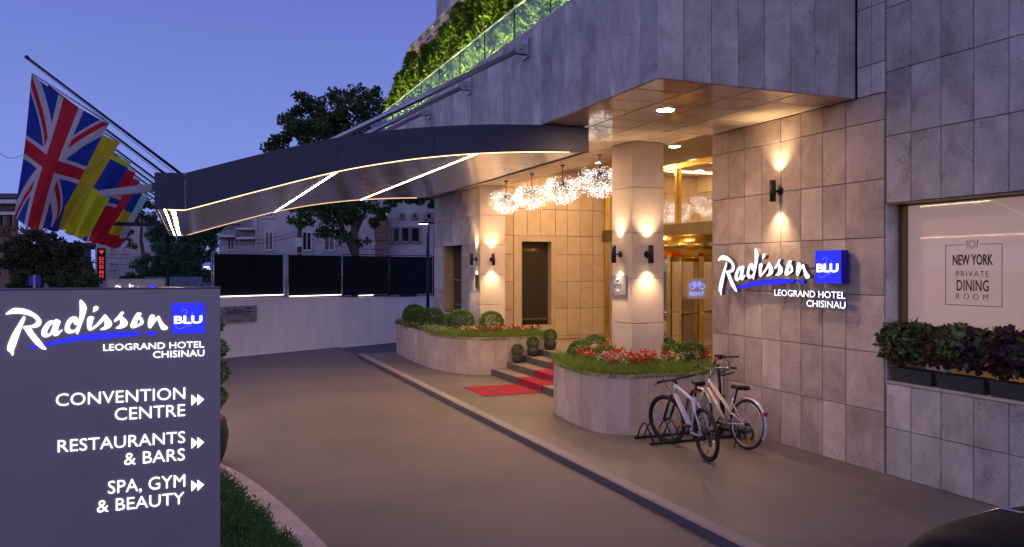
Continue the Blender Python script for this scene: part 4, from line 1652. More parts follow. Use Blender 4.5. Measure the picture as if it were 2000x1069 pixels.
def script_mesh(scale, r_):
    k = MB()
    for kx in ('thin1', 'thin2'):
        pts = [(x * scale[0], y * scale[1]) for x, y in LOGO[kx][0]]
        sm = []
        for i in range(len(pts) - 1):
            p0, p1, p2, p3 = pts[max(i - 1, 0)], pts[i], pts[i + 1], pts[min(i + 2, len(pts) - 1)]
            for j in range(4):
                t = j / 4
                sm.append(tuple(.5 * (2 * p1[a] + (p2[a] - p0[a]) * t + (2 * p0[a] - 5 * p1[a] + 4 * p2[a] - p3[a]) * t * t
                                      + (3 * p1[a] - p0[a] - 3 * p2[a] + p3[a]) * t ** 3) for a in (0, 1)))
        sm.append(pts[-1])
        k.tube([(x, y, 0) for x, y in sm], r_, 5)
    return k.mesh('script_line', M['ledpale'])


rel(wn_, 'script_line', script_mesh(S_, .003), (7.676, WO[1], WO[2]), NX)
rel_words(wn_, 'LEOGRAND HOTEL', text_mesh('LEOGRAND HOTEL', 1.312, .088, .03, M['ledw'], M['blue_side'], bold=.004), (7.74, 9.045, 2.117), NX)
rel(wn_, 'lettering', text_mesh('CHISINAU', .684, .088, .03, M['ledw'], M['blue_side'], bold=.004), (7.74, 8.413, 1.992), NX)
k = MB()
for y, z in ((10.05, 2.35), (9.4, 2.55), (8.9, 2.45), (8.4, 2.5), (8.0, 2.5), (8.6, 2.16), (7.95, 2.16), (8.1, 2.04), (9.0, 2.28)):
    k.tube([(7.75, y, z), (7.86, y, z)], .012, 6)
k.build('stand_off', M['letter_side'], wn_)

# ================================================================== pylon in front
py = thing('pylon_sign', 'tall grey illuminated pylon sign listing hotel facilities in front of the camera', 'sign', (-.46, 5.4, -.1))
k = MB()
k.box(-1.12, .192, 5.302, 5.50, -.10, 2.374)
k.build('body', M['pylon'], py)
k = MB()
k.box(-1.123, .195, 5.30, 5.502, 2.376, 2.384)
k.build('cap', M['pylon_edge'], py)
PO = (-.958, 5.302, 2.10)
NY = (0, -1, 0)
for kx in ('R', 'R2', 'a', 'd', 'dot', 'is', 's', 'o', 'n'):
    dz = {'R2': -.0006, 'dot': -.0003}.get(kx, 0)
    rel(py, 'letter', glyph_mesh(LOGO[kx], (1, 1), .005, M['ledw'], z0=dz), PO, NY)
for kx in ('swoosh', 'blob'):
    rel(py, 'underline', glyph_mesh(LOGO[kx], (1, 1), .003, M['ledb'], z0=0, name='underline'), PO, NY)
k = MB()
k.box(-.088, .1015, 5.298, 5.3015, 2.10, 2.288)
k.build('blue_square', M['ledb'], py)
PT = 5.3015


def ptext(body, x0, x1, z0, z1, bold=-.004, y=PT):
    rel_words(py, body, text_mesh(body, x1 - x0, z1 - z0, .004, M['ledw'], bold=bold), (x0, y, z0), NY)


ptext('BLU', -.074, .087, 2.161, 2.21, .03, 5.2975)
rel(py, 'script_line', script_mesh((1, 1), .0011), (PO[0], 5.2972, PO[2]), NY)
ptext('LEOGRAND HOTEL', -.461, .097, 2.011, 2.05, .0)
ptext('CHISINAU', -.191, .099, 1.957, 1.9975, .0)
ptext('CONVENTION', -.708, -.011, 1.698, 1.770)
ptext('CENTRE', -.400, -.011, 1.593, 1.666)
ptext('RESTAURANTS', -.698, -.011, 1.428, 1.499)
ptext('& BARS', -.349, -.013, 1.321, 1.394)
ptext('SPA, GYM', -.436, -.011, 1.146, 1.234)
ptext('& BEAUTY', -.495, -.016, 1.053, 1.125)
for zc_ in (1.688, 1.422, 1.158):
    k = MB()
    for x0 in (.025, .060):
        k.add([(x0, 5.298, zc_ + .034), (x0 + .037, 5.298, zc_), (x0, 5.298, zc_ - .034)] + [(x0, 5.302, zc_ + .034), (x0 + .037, 5.302, zc_), (x0, 5.302, zc_ - .034)],
              [(0, 2, 1), (0, 1, 4, 3), (1, 2, 5, 4), (2, 0, 3, 5)])
    k.build('arrow', M['ledw'], py)

# ================================================================== terrace railing and hedge
rail = thing('glass_railing', 'frameless glass railing along the planted terrace edge', 'railing', (5.0, 15, 6.235))
yr = 7.98
while yr < 23.2:
    y1 = min(yr + 1.42, 23.42)
    k = MB()
    k.box(5.03, 5.042, yr + .008, y1 - .008, 6.236, 6.82)
    k.build('glass_panel', M['railglass'], rail)
    k = MB()
    k.box(5.028, 5.044, yr - .004, yr + .005, 6.236, 6.82)
    k.build('glass_edge', M['dark_win'], rail)
    yr += 1.42
k = MB()
k.box(5.02, 5.052, 7.98, 23.42, 6.8215, 6.832)
k.build('top_edge', M['steel'], rail)


def thuja_mesh(seed):
    rg = np.random.default_rng(seed)
    n = 9000
    z = rg.uniform(0, 1, n) ** .9
    ph = rg.uniform(0, 2 * PI, n)
    prof_ = (.54 * np.clip(1 - z, 0, 1) ** .33) * (.70 + .30 * np.sin(ph * 5 + z * 7 + seed) * np.sin(z * 17 + ph * 3))
    rr = prof_ * rg.uniform(.55, 1.02, n)
    P = np.c_[rr * np.cos(ph), rr * np.sin(ph), z * 2.35]
    out = np.c_[np.cos(ph) * .7, np.sin(ph) * .7, np.full(n, 1.3)]
    return quads_mesh('crown', leaf_quads(P, .10, .30, out=out), M['thuja'])


th_me = [thuja_mesh(i) for i in (1, 2, 3)]
tr_b = MB()
tr_b.tube([(0, 0, -.1), (0, 0, 1.3)], [.035, .015], 6)
th_tr = tr_b.mesh('trunk', M['bark'])
ordn = ['first', 'second', 'third', 'fourth', 'fifth', 'sixth', 'seventh', 'eighth', 'ninth', 'tenth', 'eleventh', 'twelfth', 'thirteenth', 'fourteenth',
        'fifteenth', 'sixteenth', 'seventeenth', 'eighteenth']
yy = 23.05
ups = []
for i in range(17):
    z = 6.2
    t = thing('thuja', ordn[i] + ' thuja of the terrace hedge counted from its far end', 'shrub', (5.72 + random.uniform(-.06, .06), yy, z), 'thuja hedge on the terrace')
    a_ = obj('crown', th_me[i % 3], t)
    s = random.uniform(.85, 1.06)
    a_.scale = (.95, .98, s * (.92 if i else .75))
    a_.rotation_euler = (0, 0, i * 2.3)
    obj('trunk', th_tr, t)
    if i % 1 == 0:
        ups.append(yy + .42)
    yy -= .86
for i, y in enumerate(ups):
    t = thing('garden_uplight', 'small green white uplight', 'uplight', (5.24, y, 6.16), 'uplights at the foot of the terrace hedge')
    t['label'] = 'small uplight at the foot of the ' + ordn[i] + ' hedge thuja from the far end'
    k = MB()
    k.lathe((5.24, y, 6.16), [(.04, 0), (.045, .07), (.03, .07)], 12)
    k.build('housing', M['black'], t)
    k = MB()
    k.lathe((5.24, y, 6.232), [(.03, 0), (.03, .004)], 12)
    k.build('lens', M['uplight'], t)
    li = bpy.data.lights.new('uplight_beam', 'SPOT')
    li.energy = 135 * random.uniform(.6, 1.3)
    li.color = (1.0, .93, .36)
    li.spot_size = R(125)
    li.spot_blend = .8
    li.shadow_soft_size = .03
    lo = bpy.data.objects.new('uplight_beam', li)
    COL.objects.link(lo)
    lo.location = (5.24, y, 6.25)
    lo.rotation_euler = Vector((.34, 0, .94)).to_track_quat('-Z', 'Y').to_euler()

# ================================================================== flags
def uk(x, y):       # x along the fly 0..2, y across -.5 .. .5
    X, Y = x - 1, y
    if abs(Y) < .1 or abs(X) < .1:
        return 1
    if abs(Y) < .1667 or abs(X) < .1667:
        return 2
    d1, d2 = (Y - X * .5) * .894, (Y + X * .5) * .894
    for d, sg in ((d1, 1), (d2, -1)):
        o = d if X * sg > 0 else -d
        o = o if X > 0 else o
        if abs(d) < .1:
            q = d * (1 if X > 0 else -1)
            if 0 < q < .067:
                return 1
            return 2
    return 0


def ukraine(x, y):
    return 0 if y < 0 else 1


def canton(x, y):
    return 0 if .10 < x < .72 and y > -.22 else 1


def norway(x, y):
    X = x - .72
    if abs(y) < .065 or abs(X) < .065:
        return 1
    if abs(y) < .13 or abs(X) < .13:
        return 2
    return 0


def turkey(x, y):
    if math.hypot(x - .62, y) < .26 and math.hypot(x - .69, y) > .205:
        return 1
    if math.hypot(x - .98, y) < .07:
        return 1
    return 0


def romania(x, y):
    return 0 if x < .67 else (1 if x < 1.33 else 2)


def italy(x, y):
    return 0 if x < .67 else (1 if x < 1.33 else 2)


def cloth(name, c):
    return foliage(name, (c, tuple(q * 1.12 for q in c)), rough=.8, trans=.35, scale=1.5)


FB, FR, FW = cloth('flag_blue', (.018, .045, .30)), cloth('flag_red', (.48, .018, .035)), cloth('flag_white', (.52, .48, .52))
FY, FG, FMINT = cloth('flag_yellow', (.55, .43, .02)), cloth('flag_green', (.02, .30, .12)), cloth('flag_mint', (.30, .60, .48))
FYG = cloth('flag_lemon', (.55, .62, .03))
flags = [('british flag of crossed red and white bands on blue, nearest to the camera', uk, (FB, FR, FW)),
         ('flag of blue and yellow bands hanging right behind the nearest flag', ukraine, (FB, FY)),
         ('lemon yellow flag with a large blue rectangle, third from the camera', canton, (FB, FYG)),
         ('red flag with a blue and white cross, fourth from the camera', norway, (FR, FB, FW)),
         ('red flag with a white crescent, fifth from the camera', turkey, (FR, FW)),
         ('flag of blue, yellow and red bands, sixth from the camera', romania, (FB, FY, FR)),
         ('flag of green, white and red bands, farthest from the camera', italy, (FMINT, FW, FR))]
FYs = [11.2, 12.9, 15.3, 16.8, 18.4, 20.2, 22.2]
for i, ((lab, fn, fm_), y) in enumerate(zip(flags, FYs)):
    tip, base = Vector((-1.79, y, 5.06)), Vector((.12, y, 3.58)) if y < 19.3 else Vector((-.40, y, 3.99))
    foot = base if y < 19.3 else Vector((-.42, y, 3.47))
    base = Vector((.12, y, 3.58))
    lowend = base if y < 19.3 else base.lerp(tip, .28)
    t = thing('flag_pole', 'slanting dark flagpole on the canopy holding the ' + ['british', 'blue and yellow', 'lemon and blue', 'blue and white cross', 'crescent', 'blue yellow red', 'green white red'][i] + ' flag',
              'flagpole', tuple(base), 'slanting flagpoles on the canopy')
    k = MB()
    k.tube([lowend, tip], [.020, .014], 8)
    if y > 19.3:
        k.tube([lowend, foot], .02, 8)
    k.build('pole', M['black'], t)
    k = MB()
    d = (tip - base).normalized()
    k.lathe(tip, [(.018, 0), (.026, .015), (.02, .04)], 8, axis=d)
    k.build('finial', M['black'], t)
    k = MB()
    up_ = Vector((d.z, 0, -d.x)) * -1
    k.tube([lowend + up_ * .05, base.lerp(tip, .5) + up_ * .03, tip + up_ * .02], .004, 5)
    k.build('halyard', M['black'], t)
    # cloth
    A = tip + Vector((.035, 0, -.19))
    B = base.lerp(tip, .53) + Vector((-.02, 0, -.04))
    D = Vector((-1.93 + random.uniform(-.03, .03), y + .02, 3.12))
    Cc = Vector((-1.55 + random.uniform(-.05, .05), y + .10, 3.04 + random.uniform(-.03, .05)))
    nu, nv = (150, 230) if i == 0 else (84, 120)
    ph = i * 1.9
    vs, fs, mi = [], [], []
    for b_ in range(nv + 1):
        vv = b_ / nv
        for a in range(nu + 1):
            uu = a / nu
            p = A.lerp(B, uu).lerp(D.lerp(Cc, uu), vv)
            amp = .015 + .13 * vv
            p.y += amp * math.sin(uu * (7.5 + i % 3) + vv * 1.5 + ph) + .03 * math.sin(vv * 5 + uu * 3 + ph)
            p.x += .022 * math.sin(uu * 6 + vv * 4 + ph) * vv
            p.z -= .10 * math.sin(PI * uu) * (.35 + .25 * vv) - .02 * math.sin(uu * 9 + ph) * vv
            vs.append(p)
    for b_ in range(nv):
        for a in range(nu):
            q = b_ * (nu + 1) + a
            fs.append((q, q + 1, q + nu + 2, q + nu + 1))
            mi.append(fn((b_ + .5) / nv * (1.62 if i else 2.0), (a + .5) / nu - .5))
    fl_ = thing('flag', lab, 'flag', tuple(A), 'flags on the canopy poles')
    k = MB()
    k.v, k.f, k.mi, k.sm = [tuple(p) for p in vs], fs, mi, [True] * len(fs)
    k.build('cloth', fm_, fl_)
    k = MB()
    k.tube([A + Vector((0, -.004, .01)), B + Vector((0, -.004, .01))], .012, 6)
    k.build('hem', FW, fl_)
    if i < 2:
        k = MB()
        k.tube([B, B.lerp(Vector((D.x + .42, y - .06, D.z + .55)), .62)], .006, 5)
        k.build('weight_rod', M['steel'], fl_)

# ================================================================== bicycles, scooter, rack
def wheel(root, c, r, spin, tyre_w, rim_m, name='wheel', refl=True, fwd=Vector((1, 0, 0))):
    """wheel in the plane of fwd and z, local coordinates of the bicycle"""
    side = fwd.cross(Vector((0, 0, 1)))
    c = Vector(c)
    up_ = Vector((0, 0, 1))
    P = lambda rr, a, s=0: c + (fwd * math.cos(a) + up_ * math.sin(a)) * rr + side * s
    k = MB()
    k.tube([c - side * .035, c + side * .035], .022, 10)
    h = k.build('wheel', M['black'], root, off=(0, 0, 0))
    k = MB()
    k.tube([P(r - tyre_w, 2 * PI * i / 44) for i in range(44)], tyre_w, 10, closed=True)
    k.build('tyre', M['rubber'], h, off=(0, 0, 0))
    k = MB()
    k.tube([P(r - 2 * tyre_w - .006, 2 * PI * i / 40) for i in range(40)], .011, 8, closed=True)
    k.build('rim', rim_m, h, off=(0, 0, 0))
    k = MB()
    for i in range(28):
        a = 2 * PI * i / 28
        k.tube([P(.02, a + (.9 if i % 2 else -.9), .026 if i % 4 < 2 else -.026), P(r - 2 * tyre_w - .008, a)], .0016, 3, caps=False)
    k.build('spokes', M['chrome'], h, off=(0, 0, 0))['kind'] = 'stuff'
    if refl:
        for a in (spin, spin + 2.1, spin + 4.2):
            k = MB()
            d0 = P(r - .125, a)
            dirv = (P(1, a) - c).normalized()
            tang = dirv.cross(side)
            k.obox(d0, dirv, tang, side, .035, .018, .008)
            k.build('reflector', M['reflector'], h, off=(0, 0, 0))
    return h


def bike_part(root, name, m, fn):
    k = MB()
    fn(k)
    return k.build(name, m, root, off=(0, 0, 0))


def saddle(k, c, l=.27, w=.15):
    x, y, z = c
    pr_ = [(-.5, .46, 0), (-.42, .5, .012), (-.2, .44, .008), (.05, .22, 0), (.3, .15, .004), (.5, .1, -.006)]
    v, n = [], len(pr_)
    for px, hw, dz in pr_:
        v += [(x + px * l, y - hw * w, z + dz - .012), (x + px * l, y - hw * w * .8, z + dz + .02), (x + px * l, y, z + dz + .026), (x + px * l, y + hw * w * .8, z + dz + .02),
              (x + px * l, y + hw * w, z + dz - .012), (x + px * l, y, z + dz - .035)]
    f = []
    for i in range(n - 1):
        for j in range(6):
            f.append((i * 6 + j, i * 6 + (j + 1) % 6, i * 6 + 6 + (j + 1) % 6, i * 6 + 6 + j))
    f += [(5, 4, 3, 2, 1, 0), tuple((n - 1) * 6 + j for j in range(6))]
    k.add(v, f, 0, True)
    k.tube([(x - .06, y, z - .02), (x + .06, y, z - .02)], .02, 6)


def steer(p, pivot, ang):
    x, y = p[0] - pivot, p[1]
    return (pivot + x * math.cos(ang) - y * math.sin(ang), x * math.sin(ang) + y * math.cos(ang), p[2])


def make_mtb():
    t = thing('bicycle', 'white mountain bike with thick black tyres, in front, its back wheel toward the camera', 'bicycle', (6.245, 8.59, .003), 'bicycles at the rack')
    r, wb = .352, 1.13
    bb, st, ht, hb = (.42, 0, .30), (.26, 0, .80), (.90, 0, .86), (.935, 0, .74)
    def fr(k):
        k.tube([hb, bb], [.034, .036], 12)
        k.tube([ht, (st[0] + .01, 0, st[2] - .08)], .024, 10)
        k.tube([bb, st], .021, 10)
        k.tube([ht, hb], .030, 12)
        for s in (-.055, .055):
            k.tube([(bb[0] - .03, s * .7, bb[2]), (.18, s, .315), (.0, s * 1.15, r)], [.015, .014, .012], 8)
            k.tube([(.285, s * .5, .72), (.16, s * 1.05, .60), (.0, s * 1.15, r)], [.012, .011, .010], 8)
    f = bike_part(t, 'frame', M['bike_white'], fr)
    nm = text_mesh('mountain', .01, .01, .001, M['ink']) if False else None
    k = MB()
    wheel(t, (0, 0, r), r, .5, .026, M['black'])
    an = R(24)
    q = lambda p: steer(p, .95, an)
    fw = Vector((math.cos(an), math.sin(an), 0))
    fc = q((1.13, 0, r))
    wheel(t, fc, r, 1.2, .026, M['black'], fwd=fw)
    def fork(k):
        k.tube([q((.945, 0, .73)), q((.95, 0, .70))], .03, 8)
        k.tube([q((.955, -.075, .715)), q((.955, .075, .715))], .022, 8)
        for s in (-.068, .068):
            k.tube([q((.955, s, .73)), q((1.05, s, .52)), q((1.13, s, r))], [.017, .021, .018], 8)
    bike_part(t, 'fork', M['black'], fork)
    def bars(k):
        k.tube([q((.895, 0, .88)), q((.95, 0, .93))], .02, 8)
        k.tube([q((.90, -.36, .955)), q((.93, -.18, .945)), q((.95, 0, .93)), q((.93, .18, .945)), q((.90, .36, .955))], .0145, 8)
        for s in (-1, 1):
            k.tube([q((.897, s * .27, .955)), q((.89, s * .38, .955))], .019, 8)
            k.tube([q((.92, s * .25, .945)), q((.99, s * .26, .915)), q((.985, s * .36, .905))], .006, 5)
            k.tube([q((.93, s * .2, .945)), q((1.04, s * .12, .97)), q((1.04, s * .05, .82)), q((.96, 0, .72))], .004, 4)
    bike_part(t, 'handlebar', M['black'], bars)
    def post(k):
        k.tube([(.275, 0, .74), (.205, 0, .97)], .0155, 8)
    bike_part(t, 'seat_post', M['black'], post)
    bike_part(t, 'saddle', M['black'], lambda k: saddle(k, (.19, 0, 1.0)))
    def crank(k):
        k.tube([(bb[0], -.07, bb[2]), (bb[0], .07, bb[2])], .02, 8)
        k.lathe((bb[0], -.058, bb[2]), [(.085, 0), (.085, .005), (.06, .006)], 20, axis=(0, 1, 0))
        k.tube([(bb[0], -.075, bb[2]), (bb[0] + .12, -.085, bb[2] - .12)], .011, 6)
        k.tube([(bb[0], .075, bb[2]), (bb[0] - .12, .085, bb[2] + .12)], .011, 6)
        for x, y, z in ((bb[0] + .12, -.13, bb[2] - .12), (bb[0] - .12, .13, bb[2] + .12)):
            k.box(x - .045, x + .045, y - .045, y + .045, z - .012, z + .012)
        k.lathe((0, -.045, r), [(.055, 0), (.05, .012), (.03, .02)], 18, axis=(0, 1, 0))
        k.tube([(0, -.052, r + .055), (bb[0], -.054, bb[2] + .085)], .004, 4)
        k.tube([(0, -.052, r - .05), (.03, -.052, r - .14), (bb[0], -.054, bb[2] - .085)], .004, 4)
        k.box(-.02, .05, -.065, -.045, r - .17, r - .05)
        k.lathe((0, .045, r), [(.075, 0), (.075, .003)], 20, axis=(0, 1, 0))
    bike_part(t, 'drivetrain', M['black'], crank)
    bike_part(t, 'tail_light', M['red_plastic'], lambda k: k.obox((.222, 0, .89), (1, 0, 0), (0, 1, 0), (0, 0, 1), .02, .022, .028))
    t.rotation_euler = (R(-4), 0, R(79.5))
    return t


def make_city():
    t = thing('bicycle', 'silver city bike with a white rear mudguard leaning by the stone wall', 'bicycle', (7.14, 8.96, .003), 'bicycles at the rack')
    r, wb = .345, 1.06
    bb, st, ht, hb = (.42, 0, .29), (.30, 0, .66), (.835, 0, .86), (.87, 0, .74)
    def fr(k):
        k.tube([hb, (bb[0] + .02, 0, bb[2] + .01)], .027, 12)
        for s in (-.02, .02):
            k.tube([(ht[0], s, ht[2] - .03), (.36, s, .47), (.02, s * 3, r + .02)], .011, 8)
        k.tube([bb, st], .019, 10)
        k.tube([ht, hb], .025, 12)
        for s in (-.055, .055):
            k.tube([(bb[0] - .02, s * .6, bb[2]), (.0, s * 1.1, r)], .012, 8)
            k.tube([(.31, s * .4, .60), (.0, s * 1.1, r)], .009, 8)
    bike_part(t, 'frame', M['bike_silver'], fr)
    wheel(t, (0, 0, r), r, .3, .019, M['chrome'])
    an = R(-6)
    q = lambda p: steer(p, .89, an)
    wheel(t, q((wb, 0, r)), r, 1.0, .019, M['chrome'], fwd=Vector((math.cos(an), math.sin(an), 0)))
    def guard(c, a0, a1, fwd):
        def g(k):
            pts = []
            n = 18
            side = fwd.cross(Vector((0, 0, 1)))
            v = []
            for i in range(n + 1):
                a = a0 + (a1 - a0) * i / n
                d = fwd * math.cos(a) + Vector((0, 0, 1)) * math.sin(a)
                for s, rr in ((-.03, .012), (-.018, .024), (.018, .024), (.03, .012)):
                    v.append(Vector(c) + d * (r + rr) + side * s)
            k.add(v, [(i * 4 + j, i * 4 + j + 1, i * 4 + 5 + j, i * 4 + 4 + j) for i in range(n) for j in range(3)], 0, True)
        return g
    bike_part(t, 'mudguard', M['bike_white'], guard((0, 0, r), R(60), R(205), Vector((1, 0, 0))))
    bike_part(t, 'mudguard', M['bike_silver'], guard(q((wb, 0, r)), R(20), R(150), Vector((math.cos(an), math.sin(an), 0))))
    def fork(k):
        k.tube([q((.875, 0, .73)), q((.885, 0, .70))], .028, 8)
        for s in (-.055, .055):
            k.tube([q((.885, s, .71)), q((.96, s, .52)), q((wb, s, r))], [.014, .014, .010], 8)
    bike_part(t, 'fork', M['bike_silver'], fork)
    def bars(k):
        k.tube([q((.84, 0, .84)), q((.815, 0, .98)), q((.86, 0, 1.02))], .015, 8)
        k.tube([q((.70, -.31, 1.06)), q((.82, -.22, 1.05)), q((.86, 0, 1.02)), q((.82, .22, 1.05)), q((.70, .31, 1.06))], .012, 8)
    bike_part(t, 'handlebar', M['chrome'], bars)
    def grips(k):
        for s in (-1, 1):
            k.tube([q((.75, s * .28, 1.057)), q((.66, s * .33, 1.062))], .018, 8)
            k.tube([q((.82, s * .2, 1.05)), q((.88, s * .26, 1.02)), q((.80, s * .32, 1.02))], .006, 5)
    bike_part(t, 'grip', M['black'], grips)
    bike_part(t, 'seat_post', M['black'], lambda k: k.tube([(.30, 0, .58), (.245, 0, .80)], .014, 8))
    bike_part(t, 'saddle', M['black'], lambda k: saddle(k, (.22, 0, .83), .28, .21))
    def crank(k):
        k.tube([(bb[0], -.07, bb[2]), (bb[0], .07, bb[2])], .02, 8)
        k.lathe((bb[0], -.055, bb[2]), [(.09, 0), (.09, .005), (.06, .006)], 20, axis=(0, 1, 0))
        k.tube([(bb[0], -.07, bb[2]), (bb[0] + .15, -.08, bb[2] - .08)], .010, 6)
        k.tube([(bb[0], .07, bb[2]), (bb[0] - .15, .08, bb[2] + .08)], .010, 6)
        for x, y, z in ((bb[0] + .15, -.12, bb[2] - .08), (bb[0] - .15, .12, bb[2] + .08)):
            k.box(x - .045, x + .045, y - .04, y + .04, z - .01, z + .01)
        k.lathe((0, -.042, r), [(.05, 0), (.045, .012)], 18, axis=(0, 1, 0))
        k.tube([(0, -.05, r + .05), (bb[0], -.052, bb[2] + .09)], .004, 4)
        k.tube([(0, -.05, r - .045), (bb[0], -.052, bb[2] - .09)], .004, 4)
    bike_part(t, 'drivetrain', M['chrome'], crank)
    bike_part(t, 'tail_light', M['red_plastic'], lambda k: k.obox((-.325, 0, r + .19), (1, 0, 0), (0, 1, 0), (0, 0, 1), .02, .025, .025))
    bike_part(t, 'stand', M['black'], lambda k: k.tube([(.12, .05, .31), (.05, .16, .01)], .009, 6))
    t.rotation_euler = (R(5), 0, R(93.5))
    return t


make_mtb()
make_city()

sc_ = thing('kick_scooter', 'black kick scooter with red grips standing against the stone wall behind the bikes', 'scooter', (7.5, 9.8, .003))
k = MB()
k.tube([(7.44, 9.86, .22), (7.38, 9.90, 1.06)], .024, 10)
k.tube([(7.44, 9.86, .22), (7.44, 9.87, .6)], .032, 10)
k.build('stem', M['black'], sc_)
k = MB()
k.tube([(7.16, 9.70, 1.10), (7.30, 9.83, 1.16), (7.38, 9.90, 1.17), (7.46, 9.80, 1.18), (7.54, 9.62, 1.20)], .014, 8)
k.box(7.34, 7.42, 9.84, 9.93, 1.14, 1.21)
k.tube([(7.44, 9.86, 1.17), (7.52, 9.80, 1.10), (7.52, 9.84, .98), (7.42, 9.88, .95)], .007, 6)
k.tube([(7.30, 9.80, .93), (7.42, 9.84, .90), (7.54, 9.72, .96)], .011, 6)
k.build('handlebar', M['black'], sc_)
k = MB()
k.tube([(7.24, 9.775, 1.135), (7.33, 9.855, 1.165)], .021, 8)
k.tube([(7.40, 9.88, 1.195), (7.45, 9.82, 1.19)], .021, 8)
k.build('grip', M['red_plastic'], sc_)
k = MB()
k.obox((7.50, 9.66, .12), (.28, -.96, 0), (.96, .28, 0), (0, 0, 1), .24, .075, .03)
k.build('deck', M['black'], sc_)
for c in ((7.42, 9.93, .10), (7.56, 9.42, .10)):
    k = MB()
    k.tube([Vector(c) + Vector((.27, -.93, 0)) * .08 * math.cos(a * PI / 10) + Vector((0, 0, .08)) * math.sin(a * PI / 10) for a in range(20)], .02, 8, closed=True)
    k.build('wheel', M['rubber'], sc_)

rk = thing('bike_rack', 'low black metal bike rack with arched wheel loops on the pavement', 'bike rack', (6.8, 9.9, .003))
for y0, x0, x1 in ((10.13, 6.08, 7.62), (9.68, 6.06, 7.62)):
    k = MB()
    k.box(x0, x1, y0 - .018, y0 + .018, .004, .034)
    k.build('rail', M['black'], rk)
for i in range(5):
    for j in (0, 1):
        x = 6.12 + i * .34 + j * .12
        k = MB()
        k.tube([(x, 10.13, .03), (x, 10.03, .20), (x, 9.965, .262), (x, 9.90, .268), (x, 9.83, .20), (x, 9.68, .03)], .0115, 8)
        k.build('loop', M['black'], rk)

# ================================================================== island with juniper, kerb, potted topiary
isl = [(1.30, 5.4), (1.245, 6.3), (1.13, 7.3), (.98, 8.3), (.82, 9.15), (.62, 10.0), (.36, 10.75), (.05, 11.35), (-.45, 11.9), (-1.1, 12.2), (-2.2, 12.3)]
ik = structure(obj('island_kerb', None, None, (.9, 8.5, 0)))
pts = [Vector((x, y, 0)) for x, y in isl]
fine = []
for i in range(len(pts) - 1):
    for j in range(6):
        fine.append(pts[i].lerp(pts[i + 1], j / 6))
for it in range(3):
    fine = [fine[0]] + [(fine[i - 1] + fine[i] * 2 + fine[i + 1]) / 4 for i in range(1, len(fine) - 1)] + [fine[-1]]
step_ = 8
for s0 in range(0, len(fine) - 1, step_):
    seg = fine[s0:s0 + step_ + 1]
    k = MB()
    v = []
    for i, p in enumerate(seg):
        gi = s0 + i
        d = (fine[min(gi + 1, len(fine) - 1)] - fine[max(gi - 1, 0)]).normalized()
        nn = Vector((d.y, -d.x, 0))
        sh = d * (.004 if i == 0 else (-.004 if i == len(seg) - 1 else 0))
        q = p + sh
        v += [q + Vector((0, 0, -.12)), q + Vector((0, 0, .045)), q - nn * .012 + Vector((0, 0, .058)), q - nn * .36 + Vector((0, 0, .058)), q - nn * .36 + Vector((0, 0, -.12))]
    n = len(seg)
    f = [(5 * i + j, 5 * i + j + 1, 5 * i + 6 + j, 5 * i + 5 + j) for i in range(n - 1) for j in range(4)]
    f += [(0, 4, 3, 2, 1), tuple(5 * (n - 1) + j for j in range(5))]
    k.add(v, f)
    k.build('kerb_stone', M['stone_pale'], ik)
inner = []
for gi, p in enumerate(fine):
    d = (fine[min(gi + 1, len(fine) - 1)] - fine[max(gi - 1, 0)]).normalized()
    inner.append((p - Vector((d.y, -d.x, 0)) * .37)[:2])
ipoly = inner + [(-2.4, 5.2), (1.0, 5.2)]
k = MB()
k.add([(x, y, .0) for x, y in ipoly], [tuple(range(len(ipoly)))])
structure(k.build('island_soil', M['soil']))
jp = sample_in(ipoly, 620, lambda x, y: x > -.6 and (y > 5.6) and min(math.hypot(x - p[0], y - p[1]) for p in inner) > .05)
Vs = []
for (x, y) in jp:
    e_ = min(math.hypot(x - p[0], y - p[1]) for p in inner)
    hz = .06 + .30 * min(1, e_ / .45) + random.uniform(-.05, .07)
    r_ = random.uniform(.09, .16)
    m_ = 120
    d = RNG.normal(size=(m_, 3))
    d[:, 2] = np.abs(d[:, 2]) * .9
    d /= np.linalg.norm(d, axis=1)[:, None]
    P = np.array([[x, y, hz]]) + d * r_ * RNG.uniform(.35, 1.0, (m_, 1))
    Vs.append(leaf_quads(P, .040, .26, out=d * .8 + np.array([0, 0, .8])))
    q = 40
    P = np.c_[RNG.normal(x, .07, q), RNG.normal(y, .07, q), RNG.uniform(0, hz, q)]
    Vs.append(leaf_quads(P, .05, .4))
stuff('juniper_cover', np.concatenate(Vs), M['juniper'], 'dense green juniper filling the curved island bed', 'ground cover')

tp = thing('potted_topiary', 'tall dark pot with tiered green topiary half hidden by the pylon sign', 'potted shrub', (.29, 11.4, -.1))
k = MB()
k.lathe((.29, 11.42, -.1), [(.14, 0), (.20, .15), (.235, .36), (.20, .58), (.165, .64), (.15, .62)], 24)
k.build('pot', M['pot'], tp)
k = MB()
k.tube([(.29, 11.42, .4), (.30, 11.42, 1.9)], [.025, .012], 8)
k.build('trunk', M['bark'], tp)
for z, r_ in ((.78, .20), (1.10, .225), (1.42, .20), (1.74, .14)):
    P, d = shell_points(1100, (.31, 11.42, z), r_, .6, squash=(1, 1, .78), noise=.08)
    obj('foliage', quads_mesh('foliage', leaf_quads(P - np.array((.29, 11.4, -.1)), .035, .55, out=d), M['box']), tp)

